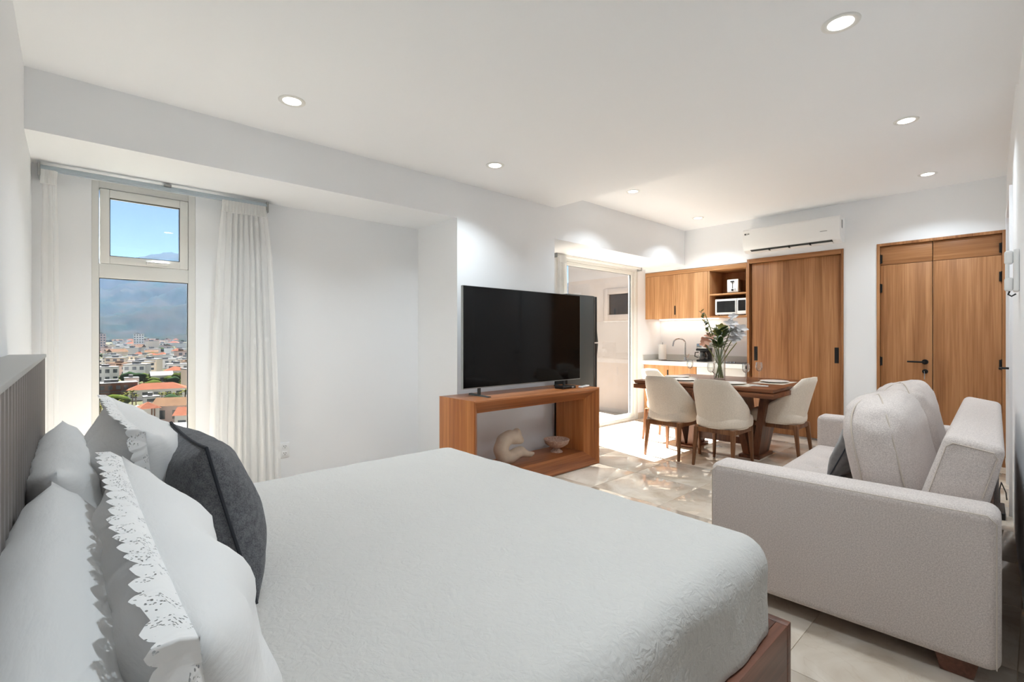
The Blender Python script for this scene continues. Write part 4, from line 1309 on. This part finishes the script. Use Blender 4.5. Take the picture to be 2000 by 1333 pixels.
MB().rbox(.03, .10, -.075, .075, .028, .245, .01).build('rear_tower', 'black_plastic', cm, smooth=True)
MB().rbox(-.085, .10, -.076, .076, .185, .262, .012).build('brew_head', 'steel', cm, smooth=True)
MB().box(-.09, .095, -.078, .078, .155, .187).build('filter_band', 'black_plastic', cm, bevel=.004)
cf = MB().lathe([(.0, .032), (.05, .032), (.062, .05), (.064, .09), (.05, .125), (.042, .14)], c=(-.025, 0, 0), n=24).build('carafe', 'clear_glass', cm, smooth=True)
MB().lathe([(.0, .036), (.047, .036), (.058, .052), (.059, .08), (.0, .081)], c=(-.025, 0, 0), n=24).build('coffee', 'coffee', cf, smooth=True)
MB().lathe([(.043, .138), (.047, .141), (.047, .153), (.0, .155)], c=(-.025, 0, 0), n=24).build('lid', 'black_plastic', cf, smooth=True)
MB().tube([(-.05, .055, .135), (-.065, .10, .13), (-.068, .105, .075), (-.055, .062, .06)], .008, n=8).build('carafe_handle', 'black_plastic', cf, smooth=True)
kt = thing('cooktop', 'black glass cooktop at the right end of the counter', 'cooktop', (6.63, 2.76, CZ))
MB().rbox(-.19, .19, -.20, .20, 0, .008, .003).build('glass_top', 'dark_glass', kt, smooth=True)
for (x, y) in ((-.09, -.1), (.1, -.1), (-.09, .1), (.1, .1)):
    g = MB(); g.lathe([(.055, .008), (.055, .0095), (.06, .0095), (.06, .008)], c=(x, y, 0), n=24); g.build('burner_ring', 'grey_plastic', kt)
for y in (-.05, .0, .05): MB().cyl((-.165, y, .008), (-.165, y, .026), .013, .011, n=14).build('control_knob', 'steel', kt, smooth=True)

bc = thing('base_cabinet', 'oak base cabinet under the sunny left end of the counter', 'cabinet', (6.62, 3.60, 0))
MB().box(-.21, .265, 3.196 - 3.60, 4.024 - 3.60, .08, CZ - .061).build('body', 'oak_light_horizontal', bc)
MB().box(-.17, .265, 3.20 - 3.60, 4.024 - 3.60, 0, .078).build('plinth', 'steel', bc)
for k, (ya, yb) in enumerate(((.012, .418), (-.402, .009))):
    o = MB().box(-.232, -.211, ya, yb, .085, CZ - .062).build('door', 'oak_light_vertical', bc, bevel=.001)
    yy = .028 if k == 0 else -.012
    if k == 0: MB().box(-.2345, -.2318, yy - .008, yy + .010, .62, .745).build('recessed_pull', 'black_metal', o)
dw = thing('dishwasher', 'pale beige dishwasher front with dark curved handle beside the wardrobe', 'dishwasher', (6.62, 2.865, 0))
MB().box(-.21, .265, KY0 + .004 - 2.865, 3.192 - 2.865, .08, CZ - .061).build('body', 'white_plastic', dw)
fd = MB().box(-.234, -.211, KY0 + .006 - 2.865, 3.190 - 2.865, .09, CZ - .064).build('front_panel', 'ceramic', dw, bevel=.002)
MB().tube([(-.234, .10, .755), (-.262, .07, .735), (-.272, .0, .705), (-.262, -.07, .69), (-.234, -.10, .69)], .006, n=8).build('handle', 'black_metal', fd, smooth=True)
MB().box(-.17, .265, KY0 + .006 - 2.865, 3.190 - 2.865, 0, .078).build('plinth', 'steel', dw)

# ---------------------------------------------------------------- air conditioner
ac = thing('air_conditioner', 'white wall mounted split air conditioner above the wardrobe', 'air conditioner', (XP, 1.995, 2.285))
AW, AH, AD = 1.045, .285, .20
pr = [(0, 0), (-.10, .0), (-.155, .022), (-.19, .075), (-.195, .16), (-.185, AH - .02), (-.165, AH), (0, AH)]
m_ = MB(); n_ = len(pr)
vs_ = [(x, s, z) for s in (-AW / 2, AW / 2) for (x, z) in pr]
m_.add(vs_, [(i, (i + 1) % n_, n_ + (i + 1) % n_, n_ + i) for i in range(n_)] + [tuple(range(n_ - 1, -1, -1)), tuple(range(n_, 2 * n_))])
aco = m_.build('housing', 'white_plastic', ac, smooth=True, angle=45, bevel=.004, weld=.0001)
lvv = MB(); lvv.hexa([(-.085, -.44, -.002), (-.158, -.44, .018), (-.158, .44, .018), (-.085, .44, -.002), (-.085, -.44, .003), (-.160, -.44, .026), (-.160, .44, .026), (-.085, .44, .003)])
lvv.build('outlet_slot', 'fridge_side', ac)
fv = MB(); fv.hexa([(-.10, -.435, -.006), (-.142, -.435, .002), (-.142, .435, .002), (-.10, .435, -.006), (-.10, -.435, -.002), (-.142, -.435, .006), (-.142, .435, .006), (-.10, .435, -.002)])
fv.build('air_flap', 'white_plastic', ac)
for y in (-.22, .0, .22): MB().box(-.160, -.10, y - .006, y + .006, -.004, .024).build('flap_bracket', 'black_plastic', ac)
MB().box(-.10, .0, -AW / 2 - .0015, -AW / 2 + .001, .03, AH - .03).build('side_cover', 'white_plastic', ac, bevel=.001)
MB().box(-.13, -.10, -AW / 2 - .003, -AW / 2 + .001, .15, .24).build('display', 'grey_plastic', ac)
def text_mesh(body, size, name, material, parent, loc, rot):
    cu = bpy.data.curves.new('tmp_text', 'FONT'); cu.body = body; cu.size = size; cu.extrude = .0006; cu.align_x = 'CENTER'; cu.align_y = 'CENTER'
    o = bpy.data.objects.new('tmp_text', cu); C.objects.link(o)
    bpy.context.view_layer.update()
    me = bpy.data.meshes.new_from_object(o.evaluated_get(bpy.context.evaluated_depsgraph_get()))
    bpy.data.objects.remove(o)
    me.name = name; me.materials.clear(); me.materials.append(MATS[material])
    ob = bpy.data.objects.new(name, me); C.objects.link(ob); ob.parent = parent; ob.location = loc; ob.rotation_euler = rot
    return ob
ROT_MX = (PI / 2, 0, -PI / 2)                 # lettering that faces -X
text_mesh('LG', .026, 'logo_lettering', 'fridge_side', ac, (-.1925, .455, .222), ROT_MX)
MB().cyl((-.1915, .488, .222), (-.1930, .488, .222), .011, n=18).build('logo_emblem', 'fridge_side', ac)
MB().box(-.1955, -.1930, -.40, -.33, .125, .131).build('model_print', 'grey_plastic', ac)

# ---------------------------------------------------------------- door phone and sockets on the right wall
it = thing('door_phone', 'white wall mounted door phone handset by the entrance', 'door phone', (3.62, yr(3.62), 1.565), math.atan(.047))
MB().rbox(-.045, .045, 0, .022, -.11, .11, .008).build('base_plate', 'white_plastic', it, smooth=True)
hs = MB(); hs.rbox(-.028, .028, .022, .055, .035, .105, .012); hs.rbox(-.028, .028, .022, .055, -.105, -.035, .012); hs.rbox(-.022, .022, .036, .052, -.06, .06, .007)
hs.build('handset', 'white_plastic', it, smooth=True)
MB().tube([(0, .035, -.105), (.0, .04, -.122), (.004, .028, -.132), (.004, .012, -.12)], .004, n=6).build('cord', 'black_plastic', it, smooth=True)
ps = thing('power_strip', 'black power strip with cable on the floor behind the sofa', 'power strip', (4.72, yr(4.72) + .06, 0), .05)
MB().rbox(-.15, .15, -.025, .025, 0, .045, .006).build('case', 'black_plastic', ps, smooth=True)
MB().tube([(.14, .0, .04), (.2, .0, .12), (.28, -.01, .16), (.33, -.035, .08), (.36, -.04, .02)], .004, n=6).build('cable', 'black_plastic', ps, smooth=True)

# ---------------------------------------------------------------- balcony and the building's side wing outside the glass door
bf = MB().box(3.6, 7.2, YO, 6.1, -.22, -.02).build('balcony_slab', 'balcony_floor')
struct(bf, 'beige balcony floor outside the glass door')
wx = MB()
WGX, WGY1 = 6.62, 5.72
gx = WGX
wz = [(4.36, 4.83, 1.515, 1.955)]
a, b, c, d = 4.40, 4.90, 1.53, 1.99
wx.box(gx, gx + .3, YO, a, -3, 4.2); wx.box(gx, gx + .3, b, WGY1, -3, 4.2); wx.box(gx, gx + .3, a, b, -3, c); wx.box(gx, gx + .3, a, b, d, 4.2)
struct(wx.build('wall_wing', 'exterior_plaster'), 'beige plastered outer wall of the side wing beyond the glass door')
w3 = struct(thing('window_3', None, None, (gx, (a + b) / 2, c)), 'small square window in the beige outer wall')
hwd = (b - a) / 2
fr = MB(); fr.box(-.015, .06, -hwd - .03, -hwd + .05, -.03, d - c + .03); fr.box(-.015, .06, hwd - .05, hwd + .03, -.03, d - c + .03); fr.box(-.015, .06, -hwd + .05, hwd - .05, -.03, .06); fr.box(-.015, .06, -hwd + .05, hwd - .05, d - c - .06, d - c + .03)
fr.build('window_frame', 'exterior_plaster', w3, bevel=.004)
MB().box(.03, .036, -hwd + .05, hwd - .05, .06, d - c - .06).build('pane', 'dark_glass', w3)
hk = thing('wall_hook', 'small dark hook on the beige outer wall', 'hook', (gx, 5.46, 1.94))
MB().tube([(0, 0, 0), (-.03, 0, 0), (-.045, 0, -.015), (-.04, 0, -.03), (-.02, 0, -.035)], .008, n=8).build('hook', 'black_metal', hk, smooth=True)

# ---------------------------------------------------------------- the town below and the hills behind it
random.seed(5)
cY, sY = math.cos(YAW), math.sin(YAW)
def far(px, t):
    """ground-plan direction seen at a photograph column, t metres ahead"""
    a = (px - 1000) / F_PX
    return Vector((t * (cY + a * sY), t * (sY - a * cY), 0))
def gz(t):
    if t < 300: return -26.0
    return -26.0 + (t - 300) * .022 if t < 1100 else -8.4 + (t - 1100) * .06
mat('town_earth', srgb(73, 68, 56), 0.95, col2=srgb(51, 54, 35), nscale=.05, spec=0.0)
mat('house_white', srgb(206, 204, 202), 0.85, spec=0.0)
mat('house_cream', srgb(204, 190, 172), 0.85, spec=0.0)
mat('house_pink', srgb(192, 170, 162), 0.85, spec=0.0)
mat('house_brown', srgb(116, 88, 74), 0.85, spec=0.0)
mat('roof_white', srgb(103, 102, 102), 0.85, spec=0.0)
mat('roof_terracotta', srgb(102, 65, 51), 0.85, col2=srgb(86, 52, 40), nscale=1.5, spec=0.0)
mat('roof_tan', srgb(88, 68, 52), 0.85, col2=srgb(77, 58, 45), nscale=1.0, spec=0.0)
mat('house_window', srgb(52, 60, 70), 0.2)
mat('tree_green', srgb(36, 47, 19), 0.8, col2=srgb(54, 59, 24), nscale=1.2, spec=0.0)
mat('tree_dark', srgb(22, 35, 22), 0.8, col2=srgb(33, 45, 28), nscale=1.2, spec=0.0)
mat('palm_green', srgb(54, 58, 22), 0.7, col2=srgb(70, 68, 29), nscale=2, spec=0.0)
mat('trunk_brown', srgb(91, 75, 59), 0.9, spec=0.0)
mat('hill_forest', srgb(21, 29, 21), 0.95, col2=srgb(40, 35, 28), nscale=.012, detail=9, coords='Object', spec=0.0)

gnd = MB()
ts = [8, 300, 500, 800, 1100, 1500]
pxs = [-900, -300, 0, 200, 400, 700, 1000, 1400]
gnd.grid(lambda a, b: tuple(far(pxs[round(a * 7)], ts[round(b * 5)]) + Vector((0, 0, gz(ts[round(b * 5)])))), 8, 6, flip=True)
struct(gnd.build('town_ground', 'town_earth'), 'ground under the town outside the window')

def ridge(px):
    return 512 - 10 * math.exp(-((px - 365) / 90) ** 2) + (max(0, px - 420) / 680.0) * 52 + (max(0, 150 - px)) * .03
def hillf(a, b):
    px = -700 + 2000 * a
    t = 1050 + 2150 * b
    top = EYE + (YH - ridge(px)) / F_PX * 3000
    q = min(1.0, b / .907)
    e = q * q * (3 - 2 * q) if q < 1 else 1
    e = .35 * q + .65 * e
    base = -9.0
    z = base + (top - base) * e
    p = far(px, t)
    z += (fbm((p.x, p.y, 0), .0042, 5) * 60 + fbm((p.x, p.y, 3), .02, 3) * 14) * math.sin(PI * min(1, q * .92 + .04)) 
    z += fbm((p.x, p.y, 7), .05, 2) * 5
    if b > .93: z -= (b - .93) * 1500
    return (p.x, p.y, z)
hl = MB().grid(hillf, 260, 90, flip=True).build('hills', 'hill_forest', smooth=True, angle=180)
struct(hl, 'hazy forested hills behind the town')

def house_mesh(t, w, d, h, wall, roof, kind, windows=(0, 0), terrace=False):
    MB().box(-w / 2, w / 2, -d / 2, d / 2, -3, h).build('walls', wall, t)
    if kind == 'flat':
        r = MB(); r.box(-w / 2 - .15, w / 2 + .15, -d / 2 - .15, d / 2 + .15, h, h + .35); r.box(-w * .2, w * .1, -d * .1, d * .3, h + .35, h + 1.6)
        r.build('roof', roof, t)
    elif kind == 'hip':
        e = .6; k = min(w, d) * .5
        MB().add([(-w / 2 - e, -d / 2 - e, h), (w / 2 + e, -d / 2 - e, h), (w / 2 + e, d / 2 + e, h), (-w / 2 - e, d / 2 + e, h), (-w / 2 + k, 0, h + k * .55), (w / 2 - k, 0, h + k * .55)],
                 [(0, 1, 5, 4), (1, 2, 5), (2, 3, 4, 5), (3, 0, 4), (3, 2, 1, 0)]).build('roof', roof, t)
    elif kind == 'gable':
        e = .5
        MB().add([(-w / 2 - e, -d / 2 - e, h), (w / 2 + e, -d / 2 - e, h), (w / 2 + e, d / 2 + e, h), (-w / 2 - e, d / 2 + e, h), (-w / 2 - e, 0, h + d * .28), (w / 2 + e, 0, h + d * .28)],
                 [(0, 1, 5, 4), (1, 2, 5), (2, 3, 4, 5), (3, 0, 4), (3, 2, 1, 0)]).build('roof', roof, t)
    elif kind == 'pyramid':
        MB().add([(-w / 2 - .6, -d / 2 - .6, h), (w / 2 + .6, -d / 2 - .6, h), (w / 2 + .6, d / 2 + .6, h), (-w / 2 - .6, d / 2 + .6, h), (0, 0, h + w * .38)],
                 [(0, 1, 4), (1, 2, 4), (2, 3, 4), (3, 0, 4), (3, 2, 1, 0)]).build('roof', roof, t)
    elif kind == 'shed':
        MB().hexa([(-w / 2 - .5, -d / 2 - .8, h - .2), (w / 2 + .5, -d / 2 - .8, h - .2), (w / 2 + .5, d / 2 + .5, h + d * .22), (-w / 2 - .5, d / 2 + .5, h + d * .22), (-w / 2 - .5, -d / 2 - .8, h), (w / 2 + .5, -d / 2 - .8, h), (w / 2 + .5, d / 2 + .5, h + d * .22 + .2), (-w / 2 - .5, d / 2 + .5, h + d * .22 + .2)]).build('roof', roof, t)
    n, r = windows
    me = None
    for j in range(r):
        for i in range(n):
            x = -w / 2 + w * (i + .5) / n; z = h * (j + .5) / r
            ww_, hh = w / n * .55, h / r * .5
            if me is None:
                o = MB().box(-ww_ / 2, ww_ / 2, -.06, .02, -hh / 2, hh / 2).build('window', 'house_window', t, loc=(x, -d / 2, z)); me = o.data
            else:
                o = bpy.data.objects.new('window', me); C.objects.link(o); o.parent = t; o.location = (x, -d / 2, z)
    if terrace:
        for j in range(r):
            MB().box(-w / 2, w / 2, -d / 2 - 1.2, -d / 2, h * j / r - .15, h * j / r + .15).build('balcony_slab', roof, t)

used_xy = []
def face(px): # heading that turns a front towards the viewer
    v = far(px, 1.0)
    return math.atan2(v.y, v.x) - PI / 2
def house(lab, px, t, w, d, h, wall, roof, kind, windows=(0, 0), turn=0.0, grp=None, terrace=False, dz=0.0):
    p = far(px, t)
    o = thing('house', lab, 'house', (p.x, p.y, gz(t) + dz), face(px) + turn, grp)
    house_mesh(o, w, d, h, wall, roof, kind, windows, terrace)
    used_xy.append((p.x, p.y, .5 * math.hypot(w, d)))
    return o
house('long brown terraced building with flat pale roof in the town', 222, 212, 16, 8, 7, 'house_brown', 'roof_white', 'flat', (6, 2), .05, terrace=True)
house('wide white building with orange roof and dark openings in the town', 308, 214, 20, 9, 4.5, 'house_white', 'roof_terracotta', 'hip', (5, 1), -.06)
house('plain white box house left of the orange roofed building', 257, 226, 5, 5, 8, 'house_white', 'roof_white', 'flat', (0, 0), .1)
house('small white block house between the palms in the town', 295, 183, 4.8, 5, 4.6, 'house_white', 'roof_white', 'flat', (1, 2), .05)
house('white tent shaped pyramid roof below the white block house', 269, 174, 4.2, 4.2, 1.2, 'house_white', 'roof_white', 'pyramid', (0, 0), .5)
pv = house('orange pyramid roofed pavilion with brown posts in the town', 289, 150, 5.0, 5.0, 5.2, 'house_white', 'roof_terracotta', 'pyramid', (0, 0), .15)
for q in (.4, 1.1): MB().box(q, q + .3, -2.75, -2.5, 1.5, 5.2).build('post', 'house_brown', pv)
house('pinkish house with tan gabled roof right of the orange pavilion', 340, 156, 9, 8, 5.5, 'house_pink', 'roof_tan', 'gable', (2, 1), -.35)
house('house with orange gabled roof at the right window edge', 378, 138, 7, 7, 5.4, 'house_white', 'roof_terracotta', 'gable', (2, 1), -.3)
house('near building with large pale sloping roof below the pavilion', 345, 117, 9, 8, 6.0, 'house_white', 'roof_white', 'shed', (3, 1), -.3, dz=-2.2)
house('near house with orange roof at the bottom right of the view', 352, 104, 9, 7, 3.4, 'house_white', 'roof_terracotta', 'gable', (2, 1), .2, dz=-2.0)
house('house with tan flat roof at the bottom left of the view', 205, 132, 7, 8, 4.5, 'house_cream', 'roof_tan', 'flat', (2, 1), .3, dz=-.5)
house('house with reddish shed roof at the lower left window edge', 205, 112, 6, 6, 3.6, 'house_white', 'roof_terracotta', 'shed', (2, 1), .1, dz=-1.0)
house('house with low tan roof hidden behind the white pillow', 255, 126, 8, 7, 4.0, 'house_cream', 'roof_tan', 'gable', (2, 1), -.1, dz=-1.0)
house('white modern house with large windows left in the town', 208, 292, 11, 9, 9, 'house_white', 'roof_white', 'flat', (3, 2), .08)
house('low white house beside the green trees in the town', 315, 282, 10, 8, 5, 'house_white', 'roof_white', 'gable', (3, 1), .1)
house('tall grey apartment tower at the left window edge', 198, 640, 9, 12, 24, 'house_pink', 'roof_white', 'flat', (3, 7), 0)
house('white apartment tower rising from the middle of the far town', 271, 760, 13, 12, 22, 'house_white', 'roof_white', 'flat', (4, 6), 0)

def place(px, t):
    return ('left edge' if px < 190 else 'left side' if px < 245 else 'middle' if px < 310 else 'right side' if px < 370 else 'right edge') + ' of the ' + ('near' if t < 330 else 'middle' if t < 560 else 'far') + ' part of the town'
protos = []
SPEC = [('white flat-roofed house', 10, 9, 6, 'house_white', 'roof_white', 'flat', (3, 2)),
        ('white house with terracotta roof', 11, 9, 5, 'house_white', 'roof_terracotta', 'hip', (3, 1)),
        ('cream flat-roofed block', 9, 10, 8, 'house_cream', 'roof_white', 'flat', (3, 3)),
        ('cream house with tan gable roof', 12, 9, 5, 'house_cream', 'roof_tan', 'gable', (3, 1)),
        ('pinkish flat-roofed house', 10, 8, 7, 'house_pink', 'roof_tan', 'flat', (2, 2))]
def free(p, r):
    for q in used_xy:
        if (q[0] - p.x) ** 2 + (q[1] - p.y) ** 2 < (r + q[2]) ** 2: return False
    used_xy.append((p.x, p.y, r)); return True
cnt = 0
for tries in range(2600):
    if cnt >= 215: break
    if cnt < 140:
        px = random.uniform(150, 420); t = 235 * (1060 / 235) ** (random.random() ** .8)
    else:
        px = random.uniform(-250, 640); t = random.uniform(60, 420)
    if 185 < px < 375 and t < 300: continue
    p = far(px, t)
    if not free(p, 4.8 + t * .003): continue
    k = random.choice((0, 0, 1, 2, 3, 4, 0))
    if len(protos) < 5 and all(q[0] != k for q in protos):
        lab, w, d, h, wa, ro, ki, wi = SPEC[k]
        o = thing('house', lab, 'house', group='houses of the distant town'); house_mesh(o, w, d, h, wa, ro, ki, wi)
        protos.append((k, o)); r = o
    else:
        src = [q[1] for q in protos if q[0] == k][0]
        if t < 460: r = dup(src)
        else:
            r = src.copy(); C.objects.link(r)
            for chd in src.children:
                if chd.name.startswith(('walls', 'roof')):
                    c_ = chd.copy(); C.objects.link(c_); c_.parent = r
    s = random.uniform(.75, 1.25)
    r.location = (p.x, p.y, gz(t)); r.rotation_euler = (0, 0, face(px) + random.uniform(-.5, .5)); r.scale = (s * random.uniform(.8, 1.3), s, s * random.uniform(.8, 1.35))
    r['label'] = SPEC[k][0] + ', ' + place(px, t)
    cnt += 1

def blob_mesh(seed, flat=1.0):
    bm = bmesh.new(); bmesh.ops.create_icosphere(bm, subdivisions=2, radius=1.0)
    for v in bm.verts:
        v.co *= 1 + .35 * noise.noise(v.co * 2.2 + Vector((seed, 0, 0))) + .12 * noise.noise(v.co * 5 + Vector((0, seed, 0)))
        v.co.z *= flat
    mb = MB(); mb.frombm(bm); bm.free(); return mb
tprot = []
for k in range(4):
    o = thing('town_tree', ('bushy green tree standing between the town houses', 'dark evergreen tree standing between the town houses')[k % 2], 'tree', group='trees in the town')
    cmb = blob_mesh(k * 3.3, .8)
    cmb.v = [(x * 3.2, y * 3.2, z * 3.0 + 3.6) for (x, y, z) in cmb.v]
    cmb.build('crown', ('tree_green', 'tree_dark')[k % 2], o, smooth=True, angle=50)
    MB().cyl((0, 0, -2), (0, 0, 2.4), .35, .25, n=6).build('trunk', 'trunk_brown', o)
    tprot.append(o)
spots = [(243, 288), (252, 280), (262, 292), (270, 276), (281, 284), (290, 278), (300, 268), (331, 272), (340, 268), (349, 280), (360, 262), (368, 270), (240, 420), (320, 430), (331, 405), (341, 440), (212, 380), (225, 470), (290, 500), (350, 520), (222, 255), (300, 232), (362, 240), (225, 172), (312, 166), (335, 175)]
for i in range(60):
    spots.append((random.uniform(120, 440), random.uniform(320, 1050)))
for i, (px, t) in enumerate(spots):
    p = far(px, t)
    if i >= 26 and not free(p, 2.6): continue
    r = tprot[i] if i < 4 else dup(tprot[random.choice((0, 1, 2, 3, 0, 2))])
    s = random.uniform(.7, 1.2)
    r['label'] = ('dark evergreen tree' if 'dark' in r['label'] else 'bushy green tree') + ', ' + place(px, t)
    r.location = (p.x, p.y, gz(t)); r.scale = (s * 1.15, s, s); r.rotation_euler = (0, 0, random.uniform(0, 6))
def palm(px, t, h, first=None):
    p = far(px, t)
    if first is not None:
        r = dup(first)
    else:
        r = thing('palm_tree', 'yellow green palm tree standing among the near town houses', 'palm', group='palms among the houses')
        MB().tube([(0, 0, -1), (.15, 0, 2.5), (.1, .1, 5.0)], [.22, .17, .13], n=6).build('trunk', 'trunk_brown', r, smooth=True)
        for k in range(13):
            a = k * 2 * PI / 13 + .3 * (k % 2); up = .8 if k % 2 else .25
            leaf_mb((.1, .1, 5.0), (math.cos(a), math.sin(a), up), 2.3, .26).build('frond', 'palm_green', r, smooth=True)
    r['label'] = 'yellow green palm ' + ('left of the white pillow tip' if px < 240 else 'beside the white tent roof' if px < 280 else 'right of the small white block house')
    r.location = (p.x, p.y, gz(t)); s = h / 6.0
    r.scale = (s, s, s); r.rotation_euler = (0, 0, px)
    return r
p0 = palm(198, 162, 6.5)
for px, t, h in ((207, 158, 7), (216, 165, 6), (225, 160, 6.5), (203, 172, 6), (249, 186, 6), (258, 190, 6.5), (266, 184, 5.5), (317, 186, 6), (327, 182, 6.5), (340, 186, 6), (347, 180, 6.5), (362, 180, 8), (192, 150, 6), (232, 170, 5.5)):
    palm(px, t, h, p0)

# valley haze over the far town and hills
hz = bpy.data.materials.new('valley_haze'); hz.use_nodes = True
hz.node_tree.nodes.clear()
ho = hz.node_tree.nodes.new('ShaderNodeOutputMaterial'); hv = hz.node_tree.nodes.new('ShaderNodeVolumeScatter')
hv.inputs['Color'].default_value = (.38, .62, 1.0, 1); hv.inputs['Density'].default_value = .000045; hv.inputs['Anisotropy'].default_value = .2
hz.node_tree.links.new(hv.outputs[0], ho.inputs['Volume'])
MATS['valley_haze'] = hz
hzo = MB().box(-1500, 4200, 330, 3900, -80, 470).build('valley_haze', 'valley_haze')
tag(hzo, 'thin blue haze lying over the far town and hills', 'haze', kind='stuff')
